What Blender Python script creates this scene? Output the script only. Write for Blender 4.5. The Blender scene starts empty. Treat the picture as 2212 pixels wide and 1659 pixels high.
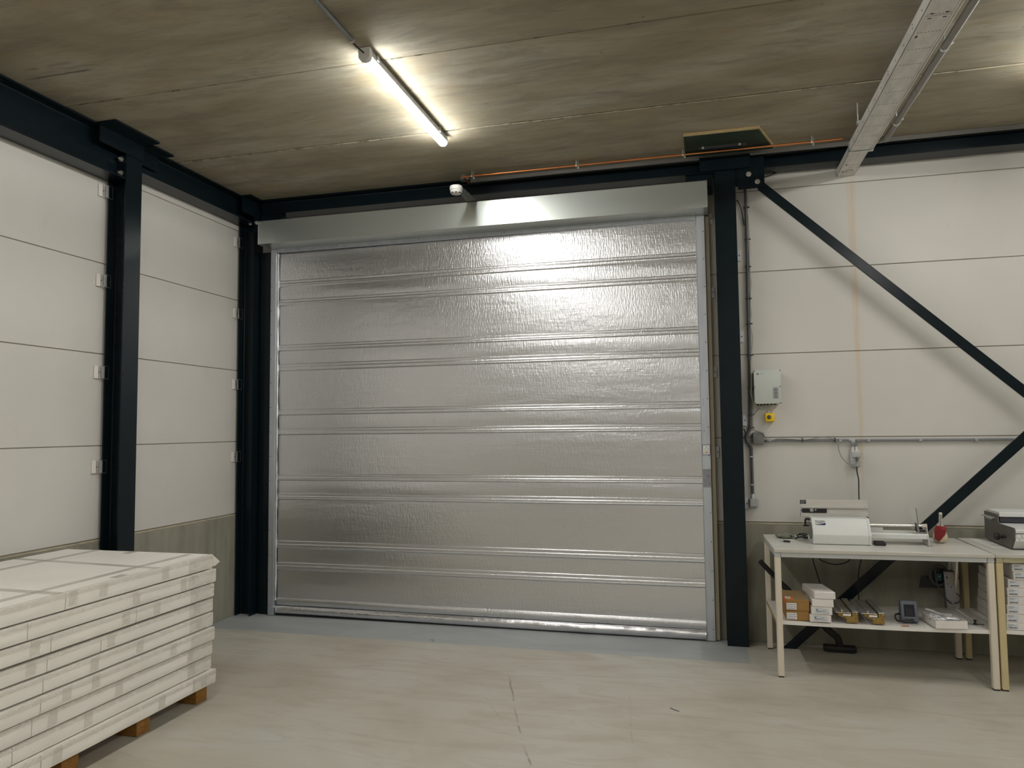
import bpy, bmesh, math, random
from mathutils import Vector, Matrix, noise
random.seed(7)
SC = bpy.context.scene
COL = SC.collection
R = math.radians

# ------------------------------------------------------------------ camera
cd = bpy.data.cameras.new('camera')
cam = bpy.data.objects.new('camera', cd); COL.objects.link(cam)
cd.sensor_fit = 'HORIZONTAL'; cd.sensor_width = 36.0; cd.lens = 25.792
cd.clip_start = 0.05; cd.clip_end = 100
rx, ux, fx = (0.968382, 0.249238, -0.010824), (0.02597, -0.05756, 0.998004), (-0.248117, 0.96673, 0.062213)
cam.matrix_world = Matrix(((rx[0], ux[0], -fx[0], 3.79995), (rx[1], ux[1], -fx[1], -5.54609),
                           (rx[2], ux[2], -fx[2], 1.51034), (0, 0, 0, 1)))
SC.camera = cam

# ------------------------------------------------------------------ world, exposure
w = bpy.data.worlds.new('world'); SC.world = w; w.use_nodes = True
w.node_tree.nodes['Background'].inputs[0].default_value = (0.05, 0.05, 0.05, 1)
w.node_tree.nodes['Background'].inputs[1].default_value = 0.0
LAMP_STRENGTH = 104.0
LAMP_COLOR = (1.0, 0.99, 0.945)
vs = SC.view_settings
vs.view_transform = 'Standard'; vs.look = 'None'; vs.gamma = 1.0; vs.use_curve_mapping = False
vs.exposure = 0.0

# ------------------------------------------------------------------ materials
def new_mat(name):
    m = bpy.data.materials.new(name); m.use_nodes = True
    nt = m.node_tree
    return m, nt, nt.nodes['Principled BSDF'], nt.nodes.new('ShaderNodeTexCoord')

def c4(c): return (c[0], c[1], c[2], 1.0)

def noise_node(nt, tc, scale, stretch=(1, 1, 1), detail=4, rough=0.55, dist=0.0):
    mp = nt.nodes.new('ShaderNodeMapping'); mp.inputs['Scale'].default_value = stretch
    nt.links.new(tc.outputs['Object'], mp.inputs[0])
    n = nt.nodes.new('ShaderNodeTexNoise')
    n.inputs['Scale'].default_value = scale; n.inputs['Detail'].default_value = detail
    n.inputs['Roughness'].default_value = rough; n.inputs['Distortion'].default_value = dist
    nt.links.new(mp.outputs[0], n.inputs['Vector'])
    return n.outputs['Fac']

def ramp(nt, fac, stops):
    r = nt.nodes.new('ShaderNodeValToRGB')
    e = r.color_ramp.elements
    e[0].position, e[0].color = stops[0][0], c4(stops[0][1])
    e[1].position, e[1].color = stops[-1][0], c4(stops[-1][1])
    for p, c in stops[1:-1]:
        x = e.new(p); x.color = c4(c)
    nt.links.new(fac, r.inputs[0])
    return r.outputs['Color']

def mixc(nt, fac, a, b, mode='MIX'):
    n = nt.nodes.new('ShaderNodeMix'); n.data_type = 'RGBA'; n.blend_type = mode
    for s, v in ((n.inputs[0], fac), (n.inputs[6], a), (n.inputs[7], b)):
        if isinstance(v, (int, float)): s.default_value = v
        elif isinstance(v, tuple): s.default_value = c4(v)
        else: nt.links.new(v, s)
    return n.outputs[2]

def mth(nt, op, a, b=None, c=None):
    n = nt.nodes.new('ShaderNodeMath'); n.operation = op
    for i, v in enumerate((a, b, c)):
        if v is None: continue
        if isinstance(v, (int, float)): n.inputs[i].default_value = v
        else: nt.links.new(v, n.inputs[i])
    return n.outputs[0]

def add_bump(nt, bs, h, strength, dist=0.01, prev=None):
    b = nt.nodes.new('ShaderNodeBump'); b.inputs['Strength'].default_value = strength
    b.inputs['Distance'].default_value = dist
    nt.links.new(h, b.inputs['Height'])
    if prev is not None: nt.links.new(prev, b.inputs['Normal'])
    nt.links.new(b.outputs[0], bs.inputs['Normal'])
    return b.outputs[0]

def pm(name, col, rough=0.5, metal=0.0, var=0.0, scale=6.0, stretch=(1, 1, 1), bump=0.0, bscale=80.0, spec=None,
       alpha=None, trans=None, rvar=0.0):
    m, nt, bs, tc = new_mat(name)
    bs.inputs['Base Color'].default_value = c4(col)
    bs.inputs['Roughness'].default_value = rough
    bs.inputs['Metallic'].default_value = metal
    if spec is not None: bs.inputs['Specular IOR Level'].default_value = spec
    if var > 0:
        f = noise_node(nt, tc, scale, stretch)
        lo = tuple(v * (1 - var) for v in col); hi = tuple(min(1, v * (1 + var)) for v in col)
        nt.links.new(ramp(nt, f, [(0.3, lo), (0.7, hi)]), bs.inputs['Base Color'])
        if rvar > 0:
            nt.links.new(mth(nt, 'MULTIPLY_ADD', f, 2 * rvar, rough - rvar), bs.inputs['Roughness'])
    if bump > 0: add_bump(nt, bs, noise_node(nt, tc, bscale, stretch), bump, 0.004)
    if alpha is not None: bs.inputs['Alpha'].default_value = alpha
    if trans is not None: bs.inputs['Transmission Weight'].default_value = trans
    return m

def wall_mat(name, streak=False):
    m, nt, bs, tc = new_mat(name)
    f = noise_node(nt, tc, 1.1, (1, 1, 1.2), 3)
    c = ramp(nt, f, [(0.3, (0.555, 0.537, 0.497)), (0.7, (0.60, 0.582, 0.542))])
    f2 = noise_node(nt, tc, 7.0, (1, 1, 0.6), 5, 0.6)
    c = mixc(nt, mth(nt, 'MULTIPLY', ramp_f(nt, f2, 0.62, 0.8), 0.22), c, (0.5, 0.40, 0.30))
    spk = noise_node(nt, tc, 38.0, (1, 1, 1), 2)
    c = mixc(nt, mth(nt, 'MULTIPLY', ramp_f(nt, spk, 0.77, 0.80), 0.55), c, (0.28, 0.2, 0.15))
    if streak:
        sx = nt.nodes.new('ShaderNodeSeparateXYZ'); nt.links.new(tc.outputs['Object'], sx.inputs[0])
        wob = noise_node(nt, tc, 2.2, (0.0, 0.0, 1.0), 3)
        cx = mth(nt, 'ADD', mth(nt, 'MULTIPLY', mth(nt, 'SUBTRACT', wob, 0.5), 0.035), 4.872)
        d = mth(nt, 'ABSOLUTE', mth(nt, 'SUBTRACT', sx.outputs[0], cx))
        halfw = mth(nt, 'MULTIPLY_ADD', sx.outputs[2], 0.010, 0.001)
        mk = ramp_f(nt, mth(nt, 'DIVIDE', d, halfw), 1.15, 0.35)
        zm = mth(nt, 'MULTIPLY', ramp_f(nt, sx.outputs[2], 1.04, 1.10), ramp_f(nt, sx.outputs[2], 3.30, 3.18))
        mk = mth(nt, 'MULTIPLY', mth(nt, 'MULTIPLY', mk, zm),
                 mth(nt, 'MULTIPLY_ADD', noise_node(nt, tc, 9.0, (6, 1, 0.35), 4), 1.3, -0.33))
        c = mixc(nt, mk, c, (0.56, 0.36, 0.18))
    nt.links.new(c, bs.inputs['Base Color'])
    bs.inputs['Roughness'].default_value = 0.55
    add_bump(nt, bs, noise_node(nt, tc, 120.0), 0.05, 0.003)
    return m

def ramp_f(nt, fac, a, b):
    n = nt.nodes.new('ShaderNodeMapRange'); n.clamp = True
    n.inputs['From Min'].default_value = a; n.inputs['From Max'].default_value = b
    nt.links.new(fac, n.inputs['Value'])
    return n.outputs[0]

def floor_mat():
    m, nt, bs, tc = new_mat('floor_concrete')
    f = noise_node(nt, tc, 1.0, (0.8, 1.1, 1), 6, 0.6, 0.6)
    c = ramp(nt, f, [(0.28, (0.375, 0.335, 0.265)), (0.5, (0.465, 0.438, 0.375)), (0.72, (0.50, 0.495, 0.44))])
    f2 = noise_node(nt, tc, 3.2, (0.45, 1.8, 1), 7, 0.65, 1.5)
    c = mixc(nt, mth(nt, 'MULTIPLY', ramp_f(nt, f2, 0.48, 0.74), 0.55), c, (0.335, 0.275, 0.205))
    f7 = noise_node(nt, tc, 2.3, (0.9, 1.2, 1), 6, 0.65, 0.8)
    c = mixc(nt, mth(nt, 'MULTIPLY', ramp_f(nt, f7, 0.54, 0.72), 0.45), c, (0.47, 0.475, 0.425))
    f3 = noise_node(nt, tc, 70.0, (1, 1, 1), 1)
    c = mixc(nt, mth(nt, 'MULTIPLY', ramp_f(nt, f3, 0.82, 0.84), 0.6), c, (0.06, 0.05, 0.04))
    sx = nt.nodes.new('ShaderNodeSeparateXYZ'); nt.links.new(tc.outputs['Object'], sx.inputs[0])
    X, Y = sx.outputs[0], sx.outputs[1]
    # tyre-like scuffs near the middle of the floor
    wob = noise_node(nt, tc, 1.5, (0.0, 1.0, 0.0), 2)
    for x0, k, wd, y0, y1, st in ((2.62, -0.34, 0.008, -2.9, -1.0, 0.9), (3.35, -0.12, 0.006, -2.8, -1.1, 0.35),
                                  (2.35, -0.62, 0.005, -1.9, -1.35, 0.6), (2.52, 6.0, 0.045, -1.06, -1.00, 0.9)):
        xc = mth(nt, 'ADD', mth(nt, 'MULTIPLY_ADD', mth(nt, 'ADD', Y, 1.1), k, x0), mth(nt, 'MULTIPLY', mth(nt, 'SUBTRACT', wob, 0.5), 0.10))
        mk = ramp_f(nt, mth(nt, 'ABSOLUTE', mth(nt, 'SUBTRACT', X, xc)), wd, wd * 0.3)
        mk = mth(nt, 'MULTIPLY', mk, mth(nt, 'MULTIPLY', ramp_f(nt, Y, y0, y0 + 0.3), ramp_f(nt, Y, y1, y1 - 0.2)))
        c = mixc(nt, mth(nt, 'MULTIPLY', mk, mth(nt, 'MULTIPLY', ramp_f(nt, noise_node(nt, tc, 5.0, (1, 1.6, 1), 4), 0.42, 0.62), st)), c, (0.21, 0.185, 0.145))
    # painted grey band in front of the roller door
    edge = noise_node(nt, tc, 40.0, (1, 1, 1), 2)
    ye = mth(nt, 'MULTIPLY_ADD', edge, 0.010, -0.527)
    band = mth(nt, 'MULTIPLY', mth(nt, 'GREATER_THAN', Y, ye), mth(nt, 'LESS_THAN', X, mth(nt, 'MULTIPLY_ADD', edge, 0.008, 4.062)))
    fb = noise_node(nt, tc, 2.2, (0.5, 1.5, 1), 6, 0.65, 0.8)
    cb = ramp(nt, fb, [(0.3, (0.30, 0.32, 0.322)), (0.7, (0.40, 0.42, 0.418))])
    wear = ramp_f(nt, noise_node(nt, tc, 9.0, (0.6, 1.6, 1), 6, 0.7, 1.0), 0.64, 0.74)
    cb = mixc(nt, mth(nt, 'MULTIPLY', wear, 0.55), cb, (0.40, 0.40, 0.375))
    c = mixc(nt, band, c, cb)
    nt.links.new(c, bs.inputs['Base Color'])
    rr = mth(nt, 'MULTIPLY_ADD', f2, 0.25, 0.36)
    nt.links.new(rr, bs.inputs['Roughness'])
    bs.inputs['Specular IOR Level'].default_value = 0.4
    add_bump(nt, bs, noise_node(nt, tc, 30.0), 0.05, 0.004)
    return m

def ceiling_mat():
    m, nt, bs, tc = new_mat('ceiling_concrete')
    f = noise_node(nt, tc, 1.15, (0.65, 1.9, 1), 7, 0.62, 0.5)
    c = ramp(nt, f, [(0.30, (0.225, 0.188, 0.120)), (0.5, (0.315, 0.278, 0.200)), (0.70, (0.385, 0.358, 0.290))])
    f2 = noise_node(nt, tc, 2.6, (0.7, 3.4, 1), 7, 0.72, 0.8)
    c = mixc(nt, mth(nt, 'MULTIPLY', ramp_f(nt, f2, 0.48, 0.66), 0.60), c, (0.165, 0.150, 0.122))
    f5 = noise_node(nt, tc, 9.0, (0.5, 3.0, 1), 5, 0.7)
    c = mixc(nt, mth(nt, 'MULTIPLY', ramp_f(nt, f5, 0.50, 0.75), 0.45), c, (0.19, 0.165, 0.122))
    f4 = noise_node(nt, tc, 2.1, (0.8, 1.6, 1), 5, 0.65)
    c = mixc(nt, mth(nt, 'MULTIPLY', ramp_f(nt, f4, 0.55, 0.72), 0.45), c, (0.33, 0.235, 0.115))
    f6 = noise_node(nt, tc, 1.7, (1.6, 0.5, 1), 5, 0.6, 0.7)          # faint cross bands left by the formwork
    c = mixc(nt, mth(nt, 'MULTIPLY', ramp_f(nt, f6, 0.60, 0.72), 0.30), c, (0.155, 0.150, 0.135))
    f3 = noise_node(nt, tc, 26.0, (0.7, 1.2, 1), 2)
    c = mixc(nt, mth(nt, 'MULTIPLY', ramp_f(nt, f3, 0.76, 0.80), 0.75), c, (0.06, 0.055, 0.05))
    sx = nt.nodes.new('ShaderNodeSeparateXYZ'); nt.links.new(tc.outputs['Object'], sx.inputs[0])
    wob = noise_node(nt, tc, 6.0, (1, 0, 0), 3)
    for x0, x1, y0, wd, st in ((0.22, 0.68, -2.385, 0.012, 0.8), (0.42, 0.64, -2.475, 0.020, 0.35), (0.30, 0.42, -2.47, 0.016, 0.5)):
        d = mth(nt, 'ABSOLUTE', mth(nt, 'SUBTRACT', sx.outputs[1], mth(nt, 'MULTIPLY_ADD', mth(nt, 'SUBTRACT', wob, 0.5), 0.02, y0)))
        mk = mth(nt, 'MULTIPLY', ramp_f(nt, d, wd, wd * 0.2), mth(nt, 'MULTIPLY', ramp_f(nt, sx.outputs[0], x0, x0 + 0.08), ramp_f(nt, sx.outputs[0], x1, x1 - 0.05)))
        c = mixc(nt, mth(nt, 'MULTIPLY', mk, st), c, (0.075, 0.07, 0.065))
    nt.links.new(c, bs.inputs['Base Color'])
    bs.inputs['Roughness'].default_value = 0.8
    b1 = add_bump(nt, bs, noise_node(nt, tc, 14.0, (0.4, 2.2, 1), 6), 0.16, 0.008)
    add_bump(nt, bs, noise_node(nt, tc, 90.0), 0.10, 0.003, b1)
    return m

def plinth_mat():
    m, nt, bs, tc = new_mat('plinth_concrete')
    f = noise_node(nt, tc, 5.0, (2.2, 2.2, 0.35), 6, 0.62)
    c = ramp(nt, f, [(0.3, (0.20, 0.19, 0.145)), (0.55, (0.262, 0.25, 0.20)), (0.75, (0.30, 0.285, 0.235))])
    f2 = noise_node(nt, tc, 2.0, (1, 1, 1), 4)
    c = mixc(nt, mth(nt, 'MULTIPLY', ramp_f(nt, f2, 0.5, 0.75), 0.3), c, (0.34, 0.315, 0.25))
    nt.links.new(c, bs.inputs['Base Color'])
    bs.inputs['Roughness'].default_value = 0.75
    add_bump(nt, bs, noise_node(nt, tc, 60.0, (2, 2, 0.5)), 0.12, 0.004)
    return m

def foil_mat(name, fine=1.0, rough=0.30):
    m, nt, bs, tc = new_mat(name)
    bs.inputs['Metallic'].default_value = 1.0
    bs.inputs['Base Color'].default_value = (0.755, 0.758, 0.785, 1)
    bs.inputs['Roughness'].default_value = rough
    p = add_bump(nt, bs, noise_node(nt, tc, 3.0, (0.7, 1, 5.0), 4, 0.55, 0.6), 0.10, 0.020)
    p = add_bump(nt, bs, noise_node(nt, tc, 11.0, (0.6, 1, 4.0), 3, 0.5, 1.2), 0.10, 0.008, p)      # fine horizontal creases
    add_bump(nt, bs, noise_node(nt, tc, 62.0, (1.6, 1, 0.42), 2, 0.5), 0.55 * fine, 0.0036, p)       # woven scrim showing through
    return m

def wood_mat(name, a, b):
    m, nt, bs, tc = new_mat(name)
    f = noise_node(nt, tc, 14.0, (0.5, 3, 6), 6, 0.6, 1.2)
    nt.links.new(ramp(nt, f, [(0.3, a), (0.7, b)]), bs.inputs['Base Color'])
    bs.inputs['Roughness'].default_value = 0.75
    add_bump(nt, bs, f, 0.2, 0.004)
    return m

M = {}
M['wall'] = wall_mat('wall_white_panel')
M['wall_rust'] = wall_mat('wall_white_panel_rust', True)
M['joint'] = pm('joint_sealant', (0.34, 0.285, 0.25), 0.8)
M['plinth'] = plinth_mat()
M['ledge'] = pm('plinth_ledge', (0.40, 0.37, 0.27), 0.7, var=0.15, scale=9)
M['floor'] = floor_mat()
M['ceil'] = ceiling_mat()
M['mortar'] = pm('joint_mortar', (0.25, 0.228, 0.17), 0.9, var=0.45, scale=24, bump=0.5, bscale=60)
M['arm'] = pm('arm_dark_metal', (0.085, 0.095, 0.088), 0.38, 0.5)
M['pack'] = pm('packing_strip_grey', (0.13, 0.125, 0.112), 0.7)
M['dark'] = pm('gap_dark', (0.03, 0.028, 0.025), 0.9)
M['steel'] = pm('painted_steel_dark', (0.0046, 0.0098, 0.0132), 0.25, var=0.12, scale=9, bump=0.02, bscale=70, spec=0.24)
M['steel_web'] = M['steel']
M['galv'] = pm('galvanised_sheet', (0.56, 0.60, 0.58), 0.31, 0.80)
M['rail'] = pm('galvanised_rail', (0.52, 0.55, 0.60), 0.42, 0.75, var=0.10, scale=5, stretch=(3, 3, 0.5), rvar=0.05)
M['bolt'] = pm('zinc_bolt', (0.62, 0.60, 0.56), 0.35, 0.9)
M['screw_dark'] = pm('screw_dark', (0.10, 0.10, 0.11), 0.4, 0.6)
M['foil'] = foil_mat('foil_curtain', 1.0, 0.29)
M['foil_smooth'] = foil_mat('foil_pocket', 0.9, 0.30)
M['foil_hem'] = foil_mat('foil_hem', 0.8, 0.26)
M['brush'] = pm('seal_strip', (0.62, 0.62, 0.60), 0.35, 0.6, var=0.4, scale=22, stretch=(1, 1, 0.4))
M['black'] = pm('black_plastic', (0.012, 0.012, 0.013), 0.42)
M['blackrub'] = pm('black_rubber', (0.015, 0.015, 0.016), 0.6)
M['batten'] = pm('timber_batten', (0.36, 0.31, 0.22), 0.7, var=0.15, scale=4, stretch=(4, 4, 0.4))
M['white_pl'] = pm('white_plastic', (0.62, 0.61, 0.58), 0.4)
M['grey_pl'] = pm('grey_plastic', (0.36, 0.37, 0.36), 0.45)
M['grey_dk'] = pm('grey_plastic_dark', (0.16, 0.165, 0.155), 0.5)
M['conduit'] = pm('conduit_grey', (0.19, 0.20, 0.21), 0.42)
M['conduit_dk'] = pm('conduit_dark', (0.075, 0.08, 0.082), 0.45)
M['cable_grey'] = pm('cable_grey', (0.24, 0.245, 0.245), 0.5)
M['cable_beige'] = pm('cable_beige', (0.42, 0.38, 0.30), 0.5)
M['copper'] = pm('copper_pipe', (0.70, 0.27, 0.10), 0.28, 0.95, var=0.2, scale=6, stretch=(0.6, 3, 3))
M['yellow'] = pm('yellow_plastic', (0.80, 0.52, 0.005), 0.4)
M['ctrl'] = pm('control_box_grey', (0.48, 0.51, 0.475), 0.4)
M['ctrl_key'] = pm('key_strip_grey', (0.29, 0.30, 0.31), 0.4)
M['ctrl_key2'] = pm('key_button_grey', (0.25, 0.26, 0.27), 0.4)
M['ink'] = pm('ink_dark', (0.035, 0.035, 0.045), 0.6)
M['ink_soft'] = pm('ink_soft', (0.22, 0.22, 0.24), 0.6)
M['ink_blue'] = pm('ink_blue', (0.025, 0.035, 0.20), 0.6)
M['paper'] = pm('paper_white', (0.76, 0.75, 0.74), 0.6)
M['carton'] = pm('carton_white', (0.80, 0.775, 0.715), 0.5, var=0.05, scale=3, bump=0.03, bscale=20)
M['carton_in'] = pm('carton_core', (0.40, 0.37, 0.325), 0.8)
M['tape'] = None
M['pallet'] = wood_mat('pallet_wood', (0.20, 0.085, 0.012), (0.33, 0.16, 0.03))
M['chip'] = wood_mat('chipboard_edge', (0.26, 0.18, 0.075), (0.40, 0.30, 0.14))
M['green'] = pm('green_board', (0.014, 0.030, 0.016), 0.55, var=0.2, scale=6)
M['tray'] = pm('tray_galvanised', (0.66, 0.65, 0.62), 0.5, 0.2, var=0.14, scale=7, stretch=(3, 1, 1), rvar=0.08)
M['pvc'] = pm('pvc_grey', (0.21, 0.20, 0.185), 0.5)
M['ttop'] = pm('tabletop_laminate', (0.62, 0.605, 0.56), 0.28, var=0.03, scale=3)
M['tedge'] = pm('tabletop_edge', (0.52, 0.495, 0.44), 0.4)
M['trail'] = pm('table_rail_grey', (0.50, 0.51, 0.50), 0.4)
M['tleg'] = pm('table_leg_cream', (0.66, 0.595, 0.49), 0.45)
M['trail2'] = pm('table_rail_beige', (0.44, 0.40, 0.265), 0.45)
M['tleg2'] = pm('table_leg_beige', (0.56, 0.46, 0.26), 0.45)
M['shelf'] = pm('shelf_white', (0.74, 0.72, 0.68), 0.4, var=0.04, scale=4)
M['card'] = pm('cardboard_brown', (0.31, 0.165, 0.045), 0.75, var=0.10, scale=9, stretch=(1, 1, 3))
M['card_top'] = pm('cardboard_lid', (0.33, 0.215, 0.10), 0.75, var=0.08, scale=9)
M['orange'] = pm('label_orange', (0.75, 0.20, 0.03), 0.5)
M['wbox'] = pm('white_carton', (0.72, 0.685, 0.65), 0.5, var=0.03, scale=6)
M['lab_grey'] = pm('label_grey', (0.60, 0.62, 0.65), 0.5)
M['brass'] = pm('tarnished_brass', (0.28, 0.185, 0.055), 0.45, 0.55, var=0.35, scale=26)
M['alu'] = pm('brushed_aluminium', (0.52, 0.50, 0.47), 0.36, 0.75, var=0.08, scale=8, stretch=(0.3, 1, 4))
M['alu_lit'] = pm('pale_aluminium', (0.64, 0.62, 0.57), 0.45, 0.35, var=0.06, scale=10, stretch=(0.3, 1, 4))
M['mach'] = pm('machine_white', (0.66, 0.675, 0.655), 0.4)
M['mach_dk'] = pm('machine_shadow_grey', (0.40, 0.40, 0.385), 0.45)
M['steel_shaft'] = pm('steel_shaft', (0.66, 0.63, 0.59), 0.25, 0.8)
M['acryl'] = pm('clear_acrylic', (0.86, 0.86, 0.85), 0.12, 0.0, alpha=0.34)
M['clipclear'] = pm('clear_clip', (0.55, 0.55, 0.53), 0.2, 0.0, alpha=0.40)
M['film'] = pm('clear_film', (0.60, 0.60, 0.62), 0.18, 0.35, var=0.25, scale=24, bump=0.7, bscale=45)
M['bagfilm'] = pm('clear_bag', (0.55, 0.53, 0.47), 0.25, 0.0, alpha=0.35, bump=0.5, bscale=60)
M['red'] = pm('red_plastic', (0.32, 0.022, 0.028), 0.38)
M['cream'] = pm('cream_plastic', (0.60, 0.56, 0.46), 0.45)
M['taperoll'] = pm('tape_roll', (0.56, 0.49, 0.34), 0.35, var=0.08, scale=20)
M['cloth'] = pm('grey_green_cloth', (0.17, 0.175, 0.135), 0.9, var=0.3, scale=40, bump=0.6, bscale=70)
M['panel_dk'] = pm('machine_panel_dark', (0.105, 0.10, 0.088), 0.5, var=0.06, scale=4)
M['device'] = pm('device_bluegrey', (0.085, 0.095, 0.125), 0.4)
M['teal'] = pm('teal_plastic', (0.012, 0.085, 0.08), 0.45)
M['plate'] = pm('plate_lilac_grey', (0.42, 0.40, 0.42), 0.5)
M['beigelab'] = pm('label_beige', (0.46, 0.37, 0.21), 0.6)
M['lightgreen'] = pm('mint_plastic', (0.45, 0.52, 0.46), 0.5)
M['stick_y'] = pm('sticker_yellow', (0.62, 0.42, 0.03), 0.5)
M['stick_p'] = pm('sticker_purple', (0.045, 0.02, 0.07), 0.5)
M['stick_g'] = pm('sticker_green', (0.05, 0.25, 0.17), 0.5)
M['plate_ce'] = pm('rating_plate', (0.30, 0.31, 0.34), 0.4, 0.4)
M['orange_mark'] = pm('orange_crayon', (0.62, 0.23, 0.11), 0.6)
M['litter_y'] = pm('yellow_scrap', (0.55, 0.42, 0.02), 0.6)

def tape_mat():
    m, nt, bs, tc = new_mat('packing_tape')
    f = noise_node(nt, tc, 10.0, (1, 1, 2), 4)
    nt.links.new(ramp(nt, f, [(0.3, (0.66, 0.63, 0.56)), (0.7, (0.74, 0.715, 0.65))]), bs.inputs['Base Color'])
    bs.inputs['Roughness'].default_value = 0.22
    bs.inputs['Alpha'].default_value = 0.36
    add_bump(nt, bs, noise_node(nt, tc, 22.0, (1, 0.35, 3.0), 5, 0.65, 1.5), 0.35, 0.006)
    return m
M['tape'] = tape_mat()

def lamp_mat():
    m, nt, bs, tc = new_mat('lamp_diffuser')
    bs.inputs['Base Color'].default_value = (0.8, 0.8, 0.8, 1)
    bs.inputs['Emission Color'].default_value = c4(LAMP_COLOR)
    bs.inputs['Emission Strength'].default_value = LAMP_STRENGTH
    return m
M['lamp'] = lamp_mat()

# ------------------------------------------------------------------ mesh helpers
STUFF_PARTS = frozenset('fine_print handwriting marking scale_marks label_print barcode plate_print sticker_print hole vent_slot grip_rib faint_lettering logo_lettering'.split())
class B:
    def __init__(s): s.bm = bmesh.new()
    def _tag(s, vs): return vs
    def box(s, x0, x1, y0, y1, z0, z1, bev=0.0, seg=1, rot=None, piv=None):
        x0, x1 = min(x0, x1), max(x0, x1); y0, y1 = min(y0, y1), max(y0, y1); z0, z1 = min(z0, z1), max(z0, z1)
        vs = [s.bm.verts.new(p) for p in ((x0, y0, z0), (x1, y0, z0), (x1, y1, z0), (x0, y1, z0),
                                          (x0, y0, z1), (x1, y0, z1), (x1, y1, z1), (x0, y1, z1))]
        fs = [s.bm.faces.new([vs[i] for i in q]) for q in ((3, 2, 1, 0), (4, 5, 6, 7), (0, 1, 5, 4), (1, 2, 6, 5), (2, 3, 7, 6), (3, 0, 4, 7))]
        if bev > 0:
            es = list({e for f in fs for e in f.edges})
            r = bmesh.ops.bevel(s.bm, geom=es, offset=bev, segments=seg, affect='EDGES', profile=0.5)
            vs = list({v for f in r['faces'] for v in f.verts} | {v for v in vs if v.is_valid})
        if rot is not None:
            p = Vector(piv if piv else ((x0 + x1) / 2, (y0 + y1) / 2, (z0 + z1) / 2))
            for v in vs: v.co = p + rot @ (v.co - p)
        return s
    def prism(s, poly, axis, a0, a1):
        def P(u, v, a): return ((a, u, v), (u, a, v), (u, v, a))[axis]
        A = [s.bm.verts.new(P(u, v, a0)) for u, v in poly]
        C = [s.bm.verts.new(P(u, v, a1)) for u, v in poly]
        n = len(poly)
        s.bm.faces.new(A); s.bm.faces.new(C[::-1])
        for i in range(n): s.bm.faces.new((A[i], C[i], C[(i + 1) % n], A[(i + 1) % n]))
        bmesh.ops.recalc_face_normals(s.bm, faces=s.bm.faces[:])
        return s
    def cyl(s, p0, p1, r, seg=12, r1=None, cap=True):
        p0, p1 = Vector(p0), Vector(p1); d = (p1 - p0).normalized()
        a = d.orthogonal().normalized(); b = d.cross(a)
        r1 = r if r1 is None else r1
        A, C = [], []
        for i in range(seg):
            t = 2 * math.pi * i / seg; o = a * math.cos(t) + b * math.sin(t)
            A.append(s.bm.verts.new(p0 + o * r)); C.append(s.bm.verts.new(p1 + o * r1))
        for i in range(seg): s.bm.faces.new((A[i], A[(i + 1) % seg], C[(i + 1) % seg], C[i]))
        if cap: s.bm.faces.new(A[::-1]); s.bm.faces.new(C)
        return s
    def tube(s, pts, r, seg=8, smooth=6, closed=False):
        pts = [Vector(p) for p in pts]
        if smooth > 1 and len(pts) > 2:
            q = []
            n = len(pts)
            for i in range(n - 1):
                p0, p1, p2, p3 = pts[max(i - 1, 0)], pts[i], pts[i + 1], pts[min(i + 2, n - 1)]
                for k in range(smooth):
                    t = k / smooth
                    q.append(0.5 * ((2 * p1) + (p2 - p0) * t + (2 * p0 - 5 * p1 + 4 * p2 - p3) * t * t + (3 * p1 - p0 - 3 * p2 + p3) * t ** 3))
            q.append(pts[-1]); pts = q
        rings = []; prev = None
        for i, p in enumerate(pts):
            d = (pts[min(i + 1, len(pts) - 1)] - pts[max(i - 1, 0)]).normalized()
            if prev is None: a = d.orthogonal().normalized()
            else:
                a = prev - d * prev.dot(d)
                a = a.normalized() if a.length > 1e-6 else d.orthogonal().normalized()
            prev = a; b = d.cross(a)
            rings.append([s.bm.verts.new(p + (a * math.cos(2 * math.pi * k / seg) + b * math.sin(2 * math.pi * k / seg)) * r) for k in range(seg)])
        for i in range(len(rings) - 1):
            for k in range(seg):
                s.bm.faces.new((rings[i][k], rings[i][(k + 1) % seg], rings[i + 1][(k + 1) % seg], rings[i + 1][k]))
        s.bm.faces.new(rings[0][::-1]); s.bm.faces.new(rings[-1])
        return s
    def lathe(s, prof, c, axis=2, seg=24):
        c = Vector(c); rings = []
        for r, h in prof:
            ring = []
            for i in range(seg):
                t = 2 * math.pi * i / seg; u, v = r * math.cos(t), r * math.sin(t)
                ring.append(s.bm.verts.new(c + Vector(((h, u, v), (u, h, v), (u, v, h))[axis])))
            rings.append(ring)
        for i in range(len(rings) - 1):
            for k in range(seg):
                s.bm.faces.new((rings[i][k], rings[i][(k + 1) % seg], rings[i + 1][(k + 1) % seg], rings[i + 1][k]))
        s.bm.faces.new(rings[0][::-1]); s.bm.faces.new(rings[-1])
        bmesh.ops.recalc_face_normals(s.bm, faces=s.bm.faces[:])
        return s
    def quadgrid(s, fn, nu, nv):
        g = [[s.bm.verts.new(fn(i / nu, j / nv)) for i in range(nu + 1)] for j in range(nv + 1)]
        for j in range(nv):
            for i in range(nu):
                s.bm.faces.new((g[j][i], g[j][i + 1], g[j + 1][i + 1], g[j + 1][i]))
        return s
    def xform(s, m):
        bmesh.ops.transform(s.bm, matrix=m, verts=s.bm.verts[:]); return s
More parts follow.
